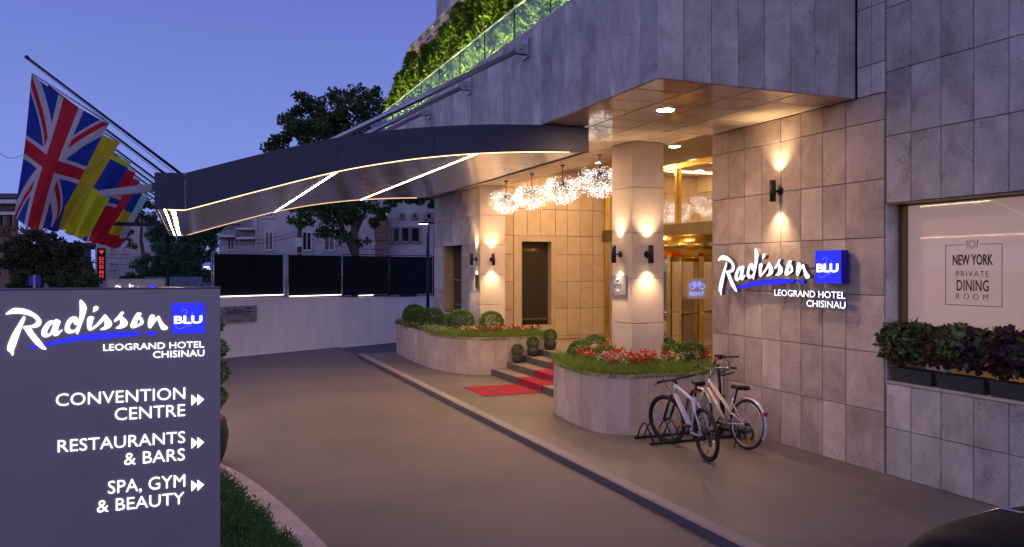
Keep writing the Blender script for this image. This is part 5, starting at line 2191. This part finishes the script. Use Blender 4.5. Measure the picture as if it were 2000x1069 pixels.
# ================================================================== white wall, screens, parking sign, lamp
wa, wb_ = Vector((.957, 24.562, 0)), Vector((6.743, 27.784, 0))
wd = (wb_ - wa).normalized()
wnv = Vector((wd.y, -wd.x, 0))        # towards the drive
p0, p1 = wa - wd * 9, wa + wd * 10
zt = lambda p: 1.61 - .15 * ((p - wa).dot(wd) / 6.62)
k = MB()
v = []
for p in (p0, p1):
    for off, z in ((0, -.14), (0, zt(p)), (-.22, zt(p)), (-.22, -.14)):
        q = p + wnv * off
        v.append((q.x, q.y, z))
k.add(v, [(0, 4, 5, 1), (1, 5, 6, 2), (2, 6, 7, 3), (0, 1, 2, 3), (7, 6, 5, 4)])
ww = thing('boundary_wall', 'plain white rendered wall closing off the far end of the driveway', 'wall', tuple(wa))
k.build('wall', M['white'], ww)
k = MB()
v = []
for p in (p0, p1):
    for off, z in ((.02, zt(p) + .001), (.02, zt(p) + .03), (-.24, zt(p) + .03), (-.24, zt(p) + .001)):
        q = p + wnv * off
        v.append((q.x, q.y, z))
k.add(v, [(0, 4, 5, 1), (1, 5, 6, 2), (2, 6, 7, 3), (3, 7, 4, 0), (0, 1, 2, 3), (7, 6, 5, 4)])
k.build('coping', M['white'], ww)

ps = thing('parking_sign', 'grey hotel parking sign with dark script on the white wall', 'sign', tuple(wa + wnv * .02 + wd * .4 + Vector((0, 0, .9))))
s0 = wa + wnv * .03 + wd * -.12
k = MB()
k.obox(s0 + wd * .60 + Vector((0, 0, 1.15)), wd, wnv, (0, 0, 1), .62, .018, .245)
k.build('panel', M['silver'], ps)
f0 = s0 + wnv * .019
lg = .80
for kx in ('R', 'R2', 'a', 'd', 'dot', 'is', 's', 'o', 'n'):
    rel(ps, 'letter', glyph_mesh(LOGO[kx], (lg, lg), .003, M['navyink'], z0={'R2': -.0006, 'dot': -.0003}.get(kx, 0)), f0 + wd * .17 + Vector((0, 0, 1.195)), wnv)
for kx in ('swoosh', 'blob'):
    rel(ps, 'underline', glyph_mesh(LOGO[kx], (lg, lg), .0022, M['blueink'], name='underline'), f0 + wd * .17 + Vector((0, 0, 1.195)), wnv)
k = MB()
k.obox(f0 + wd * (.17 + lg * .965) + Vector((0, 0, 1.195 + lg * .094)), wd, wnv, (0, 0, 1), lg * .095, .003, lg * .094)
k.build('blue_square', M['blueink'], ps)
rel(ps, 'lettering', text_mesh('BLU', .125, .04, .002, M['white'], bold=.045), f0 + wnv * .0035 + wd * (.17 + lg * .888) + Vector((0, 0, 1.245)), wnv)
rel_words(ps, 'LEOGRAND HOTEL', text_mesh('LEOGRAND HOTEL', .44, .028, .002, M['ink']), f0 + wd * .58 + Vector((0, 0, 1.125)), wnv)
rel(ps, 'lettering', text_mesh('CHISINAU', .23, .028, .002, M['ink']), f0 + wd * .79 + Vector((0, 0, 1.085)), wnv)
rel(ps, 'lettering', text_mesh('PARKING', .42, .05, .002, M['ink']), f0 + wd * .37 + Vector((0, 0, .95)), wnv)
k = MB()
for q in (0, .045):
    b0 = f0 + wd * (1.06 + q) + Vector((0, 0, .975))
    k.add([b0 + Vector((0, 0, .025)) + wnv * .002, b0 + wd * .042 + wnv * .002, b0 - Vector((0, 0, .025)) + wnv * .002], [(0, 2, 1)])
k.build('arrow', M['ink'], ps)

# dark screens in a lattice frame on the wall
sp0 = wa - wnv * .11
def tpos(px):   # distance along the wall for the panel edges measured on the photograph
    return px
edges = [(-.20, 2.10), (2.33, 4.37), (4.52, 6.50), (6.63, 8.7)]
for i, (e0, e1) in enumerate(edges):
    lab = ['black screen panel above the parking sign with a white light line along its foot', 'second black screen panel with a white light line along its foot',
           'third black screen panel with one short white light bar below', 'black screen panel partly hidden behind the street lamp and hotel wing'][i]
    t = thing('screen_panel', lab, 'screen', tuple(sp0 + wd * e0 + Vector((0, 0, 1.6))), 'black screens on the white wall')
    zb_ = zt(sp0 + wd * e0) + .10
    z1 = 2.93
    k = MB()
    mid = sp0 + wd * ((e0 + e1) / 2) + Vector((0, 0, (zb_ + z1) / 2))
    k.obox(mid, wd, wnv, (0, 0, 1), (e1 - e0) / 2, .05, (z1 - zb_) / 2)
    k.build('face', M['screen'], t)
    k = MB()
    for e in (e0 - .05, e1 + .05):
        for dy in (-.05, .05):
            q = sp0 + wd * e + wnv * dy
            k.tube([q + Vector((0, 0, zb_ - .1)), q + Vector((0, 0, z1 + .05))], .016, 6)
        for z in [zb_ + .2 * j for j in range(7)]:
            k.tube([sp0 + wd * e - wnv * .05 + Vector((0, 0, z)), sp0 + wd * e + wnv * .05 + Vector((0, 0, z + .1))], .012, 5)
    k.tube([sp0 + wd * (e0 - .05) + Vector((0, 0, z1 + .05)), sp0 + wd * (e1 + .05) + Vector((0, 0, z1 + .05))], .016, 6)
    k.tube([sp0 + wd * (e0 - .05) + Vector((0, 0, zb_ - .05)), sp0 + wd * (e1 + .05) + Vector((0, 0, zb_ - .05))], .016, 6)
    k.build('lattice_frame', M['steel'] if i < 2 else M['black'], t)
    if i < 3:
        a_, b_ = (e0, e1) if i < 2 else (e0 + .6, e0 + 1.25)
        k = MB()
        k.obox(sp0 + wd * ((a_ + b_) / 2) + wnv * .07 + Vector((0, 0, zb_ - .025)), wd, wnv, (0, 0, 1), (b_ - a_) / 2, .015, .009)
        k.build('light_line', M['streetled'], t)

lp = thing('street_lamp', 'slim black street lamp with a flat glowing head beside the hotel wing', 'street lamp', (7.25, 25.0, -.1))
k = MB()
k.tube([(7.25, 25, -.1), (7.25, 25, 3.95)], [.06, .045], 10)
k.build('pole', M['black'], lp)
k = MB()
k.obox((7.25, 25, 3.98), (.92, -.38, 0), (.38, .92, 0), (0, 0, 1), .30, .09, .025)
k.build('lamp_head', M['black'], lp)
k = MB()
k.obox((7.12, 25.05, 3.95), (.92, -.38, 0), (.38, .92, 0), (0, 0, 1), .16, .075, .004)
k.build('lamp_glass', M['streetled'], lp)

# ================================================================== black car by the kerb, only its rear roof corner in view
car = thing('parked_car', 'black car at the lower right, only the rounded edge of its roof in view', 'car', (3.55, .6, -.1))
def car_section(y, hw, zr, zb2, tumble):
    return [(3.79 - hw, y, zb2), (3.79 - hw, y, .62), (3.79 - hw + tumble * .5, y, .95), (3.79 - hw + tumble, y, zr - .16), (3.79 - hw + tumble + .07, y, zr - .06), (3.79 - hw + tumble + .26, y, zr - .012), (3.79, y, zr),
            (3.79 + hw - tumble - .26, y, zr - .012), (3.79 + hw - tumble - .07, y, zr - .06), (3.79 + hw - tumble, y, zr - .16), (3.79 + hw - tumble * .5, y, .95), (3.79 + hw, y, .62), (3.79 + hw, y, zb2)]
secs = [(2.90, .70, .55, .25, .06), (2.92, .78, 1.0, .18, .10), (2.84, .81, 1.26, .16, .12), (2.64, .83, 1.375, .15, .15), (2.1, .84, 1.42, .14, .17), (1.2, .84, 1.43, .14, .18), (.4, .84, 1.42, .14, .19),
        (-.2, .85, 1.40, .14, .19), (-.9, .84, 1.0, .14, .10), (-1.5, .82, .88, .15, .08), (-1.75, .74, .7, .2, .06)]
k = MB()
v = []
for s_ in secs:
    v += car_section(*s_)
n = 13
f = [(i * n + j, i * n + j + 1, i * n + n + j + 1, i * n + n + j) for i in range(len(secs) - 1) for j in range(n - 1)]
f += [tuple(range(n - 1, -1, -1)), tuple((len(secs) - 1) * n + j for j in range(n))]
k.add(v, f, 0, True)
cb = k.build('body', M['car_black'], car)
sd = cb.modifiers.new('sub', 'SUBSURF')
sd.levels = 2
sd.render_levels = 2
for x in (3.05, 4.5):
    for y in (1.75, -.95):
        k = MB()
        k.tube([(x, y + .29 * math.cos(a * PI / 14), .20 + .29 * math.sin(a * PI / 14)) for a in range(28)], .065, 8, closed=True)
        wl = k.build('wheel', M['rubber'], car)
        k = MB()
        k.lathe((x - .07, y, .20), [(.2, 0), (.22, .07), (.2, .14)], 18, axis=(1, 0, 0))
        k.build('rim', M['steel'], wl)
k = MB()
k.tube([(3.60, 2.80, 1.27), (3.60, 2.64, 1.355), (3.60, 2.1, 1.40)], .006, 6)
k.build('highlight_line', M['chrome'], car)  # thin bright tube drawn in place of the highlight on the car roof

# ================================================================== person on the balcony
def person():
    t = thing('person', 'person in dark clothes leaning on the upper balcony edge', 'person', (6.62, 19.35, 7.75))
    me = bpy.data.meshes.new('body')
    J = {'pel': (0, 0, .92), 'sp': (-.02, 0, 1.15), 'ch': (-.07, 0, 1.36), 'nk': (-.12, 0, 1.47), 'hd': (-.17, 0, 1.58), 'ht': (-.17, 0, 1.68),
         'sl': (-.08, .19, 1.38), 'el': (-.20, .27, 1.18), 'wl': (-.34, .12, 1.30), 'sr': (-.08, -.19, 1.38), 'er': (-.20, -.27, 1.18), 'wr': (-.34, -.12, 1.32),
         'hl': (.02, .10, .86), 'kl': (.0, .11, .48), 'al': (.04, .11, .06), 'tl': (-.12, .12, .03), 'hr': (.02, -.10, .86), 'kr': (.0, -.11, .48), 'ar': (.04, -.11, .06), 'tr': (-.12, -.12, .03)}
    Rd = {'pel': .15, 'sp': .13, 'ch': .155, 'nk': .055, 'hd': .085, 'ht': .07, 'sl': .065, 'el': .048, 'wl': .034, 'sr': .065, 'er': .048, 'wr': .034,
          'hl': .09, 'kl': .06, 'al': .045, 'tl': .035, 'hr': .09, 'kr': .06, 'ar': .045, 'tr': .035}
    E = [('pel', 'sp'), ('sp', 'ch'), ('ch', 'nk'), ('nk', 'hd'), ('hd', 'ht'), ('ch', 'sl'), ('sl', 'el'), ('el', 'wl'), ('ch', 'sr'), ('sr', 'er'), ('er', 'wr'),
         ('pel', 'hl'), ('hl', 'kl'), ('kl', 'al'), ('al', 'tl'), ('pel', 'hr'), ('hr', 'kr'), ('kr', 'ar'), ('ar', 'tr')]
    ks = list(J)
    me.from_pydata([J[a] for a in ks], [(ks.index(a), ks.index(b)) for a, b in E], [])
    o = obj('body', me, t)
    o.modifiers.new('skin', 'SKIN')
    for i, a in enumerate(ks):
        me.skin_vertices[0].data[i].radius = (Rd[a], Rd[a])
    me.skin_vertices[0].data[0].use_root = True
    o.modifiers.new('sub', 'SUBSURF').render_levels = 2
    dg = bpy.context.evaluated_depsgraph_get()
    m2 = bpy.data.meshes.new_from_object(o.evaluated_get(dg))
    m2.materials.clear()
    m2.materials.append(M['shirt'])
    m2.materials.append(M['skin'])
    for p in m2.polygons:
        c = p.center
        p.material_index = 1 if (c.z > 1.47 or c.x < -.26 and c.z > 1.2) else 0
        p.use_smooth = True
    o.modifiers.clear()
    o.data = m2
    k = MB()
    k.lathe((6.62 - .16, 19.35, 7.75 + 1.60), [(.09, 0), (.105, .05), (.09, .10), (.05, .135), (.01, .145)], 16)
    k.build('hair', M['hair'], t)
    for s in (-1, 1):
        for q in range(4):
            k = MB()
            b0 = Vector((6.62 - .35, 19.35 + s * .12 + (q - 1.5) * .018, 7.75 + 1.31))
            k.tube([b0, b0 + Vector((-.05, -s * .01, .01)), b0 + Vector((-.08, -s * .015, -.015))], [.009, .008, .006], 6)
            k.build('finger', M['skin'], t)
    return t


person()

# ================================================================== beyond the wall: second sign, hoarding, buildings, neon
FW_, RT = Vector((math.sin(YAW), math.cos(YAW), 0)), Vector((math.cos(YAW), -math.sin(YAW), 0))


def at(px, dist, z=0.0):
    """point of the street beyond, by bearing and distance from the camera"""
    p = FW_ * dist + RT * ((px - 1000) / 1555 * dist)
    return Vector((p.x, p.y, z))


def zof(py, dist):
    return 2.5 + (525 - py) / 1555 * dist


sg = thing('street_sign_wall', 'beige low sign wall with glowing white script and blue square beyond the pylon', 'sign', tuple(at(268, 24, -.15)))
k = MB()
k.obox(at(269, 24, 1.02), RT, FW_, (0, 0, 1), .87, .12, 1.17)
k.build('body', M['beige'], sg)
so = at(225, 23.87, 1.79)
for kx in ('R', 'R2', 'a', 'd', 'dot', 'is', 's', 'o', 'n'):
    rel(sg, 'letter', glyph_mesh(LOGO[kx], (1.15, 1.15), .02, M['ledw'], z0={'R2': -.002, 'dot': -.001}.get(kx, 0)), so, -FW_)
rel(sg, 'underline', glyph_mesh(LOGO['swoosh'], (1.15, 1.15), .015, M['ledb'], name='underline'), so, -FW_)
k = MB()
k.obox(so + RT * 1.11 + Vector((0, 0, .10)), RT, FW_, (0, 0, 1), .11, .02, .11)
k.build('blue_square', M['ledb'], sg)

hd_ = thing('site_hoarding', 'plain blue grey hoarding behind the beige sign wall', 'hoarding', tuple(at(340, 34, -.15)))
for i in range(4):
    k = MB()
    k.obox(at(297 + i * 28, 34, 1.0), RT, FW_, (0, 0, 1), .302, .03, 1.15)
    k.build('board', M['teal'], hd_)


def building(name, label, px0, px1, dist, ztop, m, wins, roof=None, depth=9, trim=None, fw=1.0):
    a, b_ = at(px0, dist), at(px1, dist)
    c = (a + b_) / 2
    t = thing(name, label, 'building', (c.x, c.y, -.15))
    hw = (b_ - a).length / 2
    dp = Vector((b_.x, b_.y, 0)).normalized()       # the side walls run along the side street
    k = MB()
    k.obox(c + dp * (depth / 2) + Vector((0, 0, (ztop - .15) / 2)), RT, dp, (0, 0, 1), hw, depth / 2, (ztop + .15) / 2)
    k.build('wall', m, t)
    for (x0, x1, y0, y1) in wins:
        w0, w1 = at(x0, dist), at(x1, dist)
        z1, z0 = zof(y0, dist), zof(y1, dist)
        k = MB()
        cc = (w0 + w1) / 2 + Vector((0, 0, (z0 + z1) / 2))
        h2, v2 = (w1 - w0).length / 2, (z1 - z0) / 2
        for dx, dz, hx, hz in ((-h2 - .04, 0, .06, v2 + .1), (h2 + .04, 0, .06, v2 + .1), (0, v2 + .05, h2, .06), (0, -v2 - .06, h2 + .16, .07), (0, 0, .035, v2))[:5 if trim is None else 4]:
            k.obox(cc + RT * dx + Vector((0, 0, dz)) - FW_ * .05, RT, FW_, (0, 0, 1), hx, .07, hz)
        w_ = k.build('window', trim or M['trim_far'], t)
        k = MB()
        k.obox(cc - FW_ * .01, RT, FW_, (0, 0, 1), h2, .02, v2)
        k.build('pane', M['dark_win'], w_)
    if roof:
        k = MB()
        k.obox(c + dp * (depth / 2) + Vector((0, 0, ztop + .12)), RT, dp, (0, 0, 1), hw + .3, depth / 2 + .4, .12)
        k.build('roof', roof, t)
    return t, hw


D1 = 58
bA, _ = building('apartment_building', 'pale old apartment building with small balconies behind the black screens', 428, 752, D1, 9.4, M['facade_far'],
                 [(520, 533, 455, 487), (592, 608, 455, 488), (635, 653, 455, 488), (682, 697, 455, 488), (520, 533, 395, 423), (592, 608, 395, 423), (635, 653, 395, 423),
                  (446, 458, 458, 487), (520, 533, 515, 545), (592, 608, 515, 545)], M['roof_far'])
for i, (px, py, hw) in enumerate(((482, 448, .55), (482, 466, .62), (443, 462, .7), (452, 436, .6))):
    k = MB()
    c = at(px, D1 - .4, zof(py, D1))
    k.obox(c, RT, FW_, (0, 0, 1), hw, .45, .08)
    bal = k.build('balcony', M['trim_far'], bA)
    k = MB()
    for j in range(9):
        q = c + RT * (-hw + .06 + (2 * hw - .12) * j / 8) - FW_ * .42
        k.tube([q, q + Vector((0, 0, .55))], .02, 4)
    k.tube([c - RT * hw - FW_ * .42 + Vector((0, 0, .55)), c + RT * hw - FW_ * .42 + Vector((0, 0, .55))], .03, 4)
    k.build('railing', M['black'], bal)
k = MB()
q = at(500, D1 - .12, 0)
k.tube([q, q + Vector((0, 0, 9))], .07, 6)
k.build('downpipe', M['trim_far'], bA)
bB, _ = building('derelict_building', 'stained grey building with three dark window openings beside the hotel wing', 756, 905, 50, 7.6, M['facade_grey'],
                 [(769, 780, 446, 472), (785, 799, 446, 472), (804, 819, 446, 472), (783, 788, 419, 425), (808, 813, 419, 425), (834, 842, 418, 427)], M['roof_far'], trim=M['trim_dark'])
k = MB()
for j in range(9):
    pass
aa = [i * PI / 10 for i in range(11)]
c = at(797, 49.9, 1.9)
k.add([c + RT * (.55 * math.cos(a)) + Vector((0, 0, .8 + .5 * math.sin(a))) for a in aa] + [c - RT * .55 + Vector((0, 0, -1.9)), c + RT * .55 + Vector((0, 0, -1.9))], [tuple(range(13))])
k.build('arched_door', M['dark_win'], bB)
bp_ = thing('brick_pier', 'weathered brick pier between the pale and the stained building', 'wall', tuple(at(745, 49.5, -.15)))
for j in range(22):
    k = MB()
    k.obox(at(745, 49.5, j * .27) + RT * random.uniform(-.04, .04), RT, FW_, (0, 0, 1), random.uniform(.34, .42), .3, .125)
    k.build('brick_course', M['brick_far'], bp_)

bC, _ = building('old_brick_building', 'old building with brown timber windows at the left edge of the picture', -90, 36, 42, 6.2, M['brick_far'],
                 [(3, 16, 418, 442), (21, 31, 412, 444), (-22, -8, 418, 444), (8, 14, 449, 457)], M['roof_far'], 14, M['wood_far'])
k = MB()
k.obox(at(-27, 41.7, 6.0), RT, FW_, (0, 0, 1), 1.75, .25, .10)
k.obox(at(-27, 41.8, 5.4), RT, FW_, (0, 0, 1), 1.72, .12, .08)
k.build('cornice', M['trim_far'], bC)
bD, _ = building('white_building', 'white building with a small square window behind the flags and the neon sign', 186, 300, 62, 6.4, M['facade_far'],
                 [(217, 224, 482, 493), (240, 247, 482, 493), (217, 224, 512, 524)], M['roof_far'])
bE, _ = building('far_roof_building', 'dark low building with blank blue wall behind the brown tree', 95, 178, 50, 3.9, M['teal'], [(150, 156, 480, 492)], M['roof_far'])
bF, _ = building('street_shop', 'low shop front with warm lights at the far left', -60, 60, 48, 2.6, M['facade_far'], [(2, 12, 528, 560), (22, 34, 528, 560)], M['roof_far'])

nz = thing('neon_sign', 'tall dark sign with red neon heart and letters on the white building', 'sign', tuple(at(198, 48, 0)))
k = MB()
k.obox(at(198, 48, 2.75), RT, FW_, (0, 0, 1), .22, .08, .98)
k.build('panel', M['black'], nz)
k = MB()
hc = at(198, 47.9, 3.5)
k.add([hc + RT * x + Vector((0, 0, z)) for x, z in ((0, -.14), (.13, .02), (.12, .10), (.06, .12), (0, .06), (-.06, .12), (-.12, .10), (-.13, .02))], [(0, 1, 2, 3, 4, 5, 6, 7)])
k.build('heart', M['neon'], nz)
for j, zc_ in enumerate((3.12, 2.86, 2.60, 2.28, 2.02)):
    k = MB()
    c = at(198, 47.9, zc_)
    for dx, dz, hx, hz in ((-.09, 0, .03, .10), (.09, 0, .03, .10), (0, .08, .06, .025), (0, -.02 if j % 2 else -.08, .06, .025)):
        k.obox(c + RT * dx + Vector((0, 0, dz)), RT, FW_, (0, 0, 1), hx, .01, hz)
    k.build('neon_stroke', M['neon'], nz)

ms = thing('round_shop_sign', 'round glowing blue sign with white bands at the end of the conifers', 'sign', tuple(at(403, 40, 2.2)))
k = MB()
k.lathe(at(403, 40, zof(523, 40)), [(.22, 0), (.24, .03), (.22, .06)], 20, axis=-FW_)
k.build('disc', emit('blue_sign', (.05, .10, .5), .8), ms)
k = MB()
for dz, hw in ((.03, .14), (-.06, .19)):
    k.obox(at(403, 39.92, zof(523, 40) + dz), RT, FW_, (0, 0, 1), hw, .01, .03)
k.build('white_band', M['ledw'], ms)
lmp = emit('warm_street_bulb', (1, .62, .28), 22)
for i, (px, py, dd, lab) in enumerate(((4, 540, 44, 'warm globe street light at the far left edge under the brown tree'), (19, 538, 46, 'small warm globe street light right of the leftmost globe'))):
    t = thing('globe_light', lab, 'street lamp', tuple(at(px, dd, -.15)), 'globe street lights')
    k = MB()
    p = at(px, dd, 0)
    k.tube([p, p + Vector((0, 0, zof(py, dd)))], .04, 6)
    k.build('post', M['black'], t)
    k = MB()
    k.lathe(p + Vector((0, 0, zof(py, dd) - .1)), [(.03, 0), (.10, .05), (.12, .12), (.10, .19), (.03, .24)], 12)
    k.build('globe', lmp, t)
tl = thing('tall_post', 'thin dark post rising above the pylon sign in front of the brown tree', 'post', tuple(at(68, 26, -.15)))
k = MB()
k.tube([at(68, 26, -.15), at(68, 26, zof(537, 26))], .05, 6)
k.build('pole', M['steel'], tl)
k = MB()
k.obox(at(68, 26, 2.1), RT, FW_, (0, 0, 1), .2, .02, .16)
k.build('plate', M['blueink'], tl)
ut = thing('utility_pole', 'wooden utility pole with a meter box in front of the pale apartment building', 'pole', tuple(at(585, 46, -.15)))
k = MB()
k.tube([at(585, 46, -.15), at(585, 46, 8.2)], [.15, .11], 8)
k.build('pole', M['bark'], ut)
k = MB()
k.obox(at(583, 45.7, zof(474, 46)), RT, FW_, (0, 0, 1), .18, .1, .25)
k.build('meter_box', M['trim_far'], ut)
for i, (pa, ya, pb, yb) in enumerate(((430, 477, 585, 458), (430, 468, 585, 452), (585, 452, 760, 470), (585, 460, 760, 488), (186, 500, 300, 492), (186, 512, 300, 505), (0, 300, 45, 302))):
    k = MB()
    A_, B_ = at(pa, 46, zof(ya, 46)), at(pb, 46.5, zof(yb, 46.5))
    k.tube([A_.lerp(B_, t / 8) - Vector((0, 0, .25 * math.sin(PI * t / 8))) for t in range(9)], .014, 4)
    o = k.build('overhead_cable', M['black'])
    tag(o, ['upper-lower cable pair, lower wire from the left edge of the screens to the utility pole', 'upper wire from the left edge of the screens to the utility pole',
            'wire from the utility pole toward the stained building, upper of two', 'wire from the utility pole toward the stained building, lower of two',
            'upper thin wire across the white building behind the flags', 'lower thin wire across the white building behind the flags', 'thin wire crossing the sky at the left picture edge'][i], 'cable', 'overhead cables')

# ================================================================== trees
def tree(name, label, base, clumps, n, leaf, m, trunk, limbs, group=None, aspect=.6, inner=.35):
    base = Vector(base)
    t = thing(name, label, 'tree' if 'bush' not in name else 'bush', tuple(base), group)
    k = MB()
    for pts, r_ in [trunk] + limbs:
        k.tube(pts, r_, 8)
    k.build('trunk', M['bark'], t)
    tot = sum(c[3] ** 2 for c in clumps)
    Vs = []
    for (x, y, z, r_) in clumps:
        # every clump is made of smaller tufts, so that the outline breaks up
        nn = int(n * r_ ** 2 / tot)
        tufts = max(5, int(18 * r_))
        for q in range(tufts):
            d = np.array([random.gauss(0, 1), random.gauss(0, 1), random.gauss(0, .8)])
            d /= np.linalg.norm(d)
            rr = r_ * random.uniform(.45, 1.0)
            P, dd = shell_points(max(8, nn // tufts), (x + d[0] * rr, y + d[1] * rr, z + d[2] * rr * .8), r_ * random.uniform(.24, .42), inner, squash=(1, 1, .7))
            Vs.append(leaf_quads(P, leaf, aspect, out=dd * .5 + np.array([0, 0, -.2])))
    V = np.concatenate(Vs) - np.array(base)
    obj('crown', quads_mesh('crown', V, m), t)
    return t


def cl(px, py, dist, r_, dd=0):
    p = at(px, dist + dd, zof(py, dist + dd))
    return (p.x, p.y, p.z, r_)


DT = 36
tree('big_tree', 'tall dark broadleaf tree rising above the canopy roof', at(690, DT, -.15),
     [cl(545, 280, DT, .55), cl(575, 255, DT, .75), cl(600, 215, DT, .8, .6), cl(590, 190, DT, .4), cl(650, 215, DT, 1.05, -.5), cl(630, 265, DT, 1.2), cl(690, 260, DT, 1.3, .5), cl(665, 192, DT, .5),
      cl(715, 205, DT, .95), cl(728, 180, DT, .35), cl(745, 240, DT, .8), cl(760, 200, DT, .35), cl(555, 300, DT, .7), cl(610, 300, DT, 1.0), cl(700, 310, DT, 1.3), cl(770, 260, DT, .7),
      cl(590, 430, DT, .55), cl(620, 410, DT, .8), cl(655, 420, DT, .85), cl(690, 415, DT, .8), cl(640, 455, DT, .5), cl(670, 460, DT, .5), cl(720, 400, DT, .5), cl(708, 470, DT, .3), cl(575, 405, DT, .45),
      cl(650, 360, DT, 1.2), cl(700, 360, DT, 1.1), cl(740, 320, DT, .9), cl(600, 350, DT, .9), cl(690, 385, DT, .8, .8), cl(655, 395, DT, .7), cl(630, 385, DT, .6), cl(530, 288, DT, .4), cl(562, 235, DT, .5), cl(700, 185, DT, .5), cl(620, 240, DT, 1.1)],
     26000, .16, M['tree'], ([at(694, DT, -.15), at(694, DT, 3.2), at(690, DT, 5.5), at(680, DT, 8.5)], [.20, .17, .13, .05]),
     [([at(694, DT, 3.0), at(665, DT, 4.4), at(640, DT, 6.0)], [.11, .08, .03]), ([at(692, DT, 4), at(735, DT, 6.2), at(742, DT, 8)], [.1, .07, .03]),
      ([at(688, DT, 5.5), at(620, DT, 7.4), at(570, DT, 8.6)], [.1, .06, .02]), ([at(690, DT, 3.4), at(676, DT, 3.9), at(664, DT, 5)], [.08, .06, .03])])
DB = 31
tree('brown_tree', 'wide dark brown green tree below the flags at the left', at(80, DB, -.15),
     [cl(20, 500, DB, .7), cl(55, 480, DB, .75), cl(95, 478, DB, .7), cl(125, 495, DB, .65), cl(150, 485, DB, .35), cl(30, 525, DB, .5), cl(70, 515, DB, .8), cl(110, 520, DB, .7), cl(150, 520, DB, .5),
      cl(85, 460, DB, .35), cl(170, 530, DB, .45), cl(0, 520, DB, .4), cl(50, 540, DB, .4), cl(130, 540, DB, .5)],
     15000, .13, M['tree_brown'], ([at(80, DB, -.15), at(80, DB, 2.2)], [.14, .08]), [([at(80, DB, 1.6), at(50, DB, 3.0)], [.07, .03]), ([at(80, DB, 1.8), at(115, DB, 3.1)], [.07, .03])])
for i, (px, py, r_, lab) in enumerate(((40, 555, .4, 'low green bush behind the top left of the pylon sign'), (120, 548, .45, 'middle green bush under the brown tree'), (165, 550, .42, 'green bush at the right end under the brown tree'))):
    tree('roadside_bush', lab, at(px, 27, -.15), [cl(px, py - 4, 27, r_), cl(px + 14, py, 27, r_ * .8), cl(px - 14, py + 4, 27, r_ * .8), cl(px, py + 30, 27, r_)], 2600, .09, M['bush'],
         ([at(px, 27, -.15), at(px, 27, 1.4)], [.05, .03]), [], 'bushes beyond the pylon')
DC_ = 38
tree('round_conifer', 'broad bluish green conifer behind the canopy post', at(330, DC_, -.15),
     [cl(330, 500, DC_, .9), cl(300, 520, DC_, .8), cl(360, 515, DC_, .8), cl(275, 540, DC_, .55), cl(390, 540, DC_, .5), cl(330, 480, DC_, .5), cl(310, 540, DC_, .7), cl(350, 545, DC_, .7), cl(250, 550, DC_, .4), cl(370, 490, DC_, .55)],
     20000, .17, M['conifer'], ([at(330, DC_, -.15), at(330, DC_, 2.5)], [.16, .06]), [], aspect=.3)
DD = 46
tree('tall_conifer', 'dark tall conifer mass behind the end of the canopy', at(375, DD, -.15),
     [cl(365, 440, DD, 1.2), cl(400, 460, DD, .9), cl(330, 455, DD, .9), cl(380, 490, DD, 1.2), cl(412, 500, DD, .5), cl(340, 420, DD, .8), cl(380, 405, DD, .9), cl(410, 425, DD, .6), cl(318, 475, DD, .6), cl(395, 525, DD, .7), cl(415, 470, DD, .5), cl(360, 510, DD, .9), cl(400, 400, DD, .7), cl(425, 445, DD, .5), cl(345, 480, DD, .9), cl(300, 460, DD, .5)],
     22000, .21, M['conifer'], ([at(375, DD, -.15), at(375, DD, 5)], [.2, .08]), [], aspect=.3)
DE = 40
tree('airy_tree', 'thin airy tree with a curved pale trunk right behind the flags', at(278, DE, -.15),
     [cl(285, 405, DE, .55), cl(262, 420, DE, .5), cl(300, 425, DE, .5), cl(270, 390, DE, .4), cl(250, 450, DE, .35), cl(300, 450, DE, .4), cl(310, 400, DE, .5), cl(255, 480, DE, .3), cl(245, 465, DE, .35)],
     3000, .11, M['tree'], ([at(283, DE, -.15), at(281, DE, 3.0), at(275, DE, 4.0), at(279, DE, 5.4)], [.12, .10, .08, .03]), [])
tree('far_tree', 'dark tree filling the gap between the stained building and the hotel soffit', at(850, 44, -.15),
     [cl(835, 385, 44, .8), cl(865, 380, 44, .9), cl(805, 388, 44, .5), cl(745, 415, 44, .6), cl(735, 435, 44, .4), cl(770, 395, 44, .5)], 4000, .16, M['tree'], ([at(850, 44, -.15), at(850, 44, 6)], [.15, .06]), [])
for i, (px, dd, hh, lab) in enumerate(((60, 75, 7.5, 'far tree line tree above the old brick building roof'), (270, 80, 5, 'far dark tree behind the white building'), (440, 84, 9, 'far dark tree behind the pale apartment building'))):
    tree('distant_tree', lab, at(px, dd, -.15), [cl(px + random.uniform(-25, 25), 525 - (z - 2.5) / dd * 1555, dd, random.uniform(1.0, 1.7)) for z in (1, 2, 3, hh * .6, hh * .8, hh)], 3000, .25, M['tree'],
         ([at(px, dd, -.15), at(px, dd, hh * .7)], [.2, .08]), [], 'distant trees')
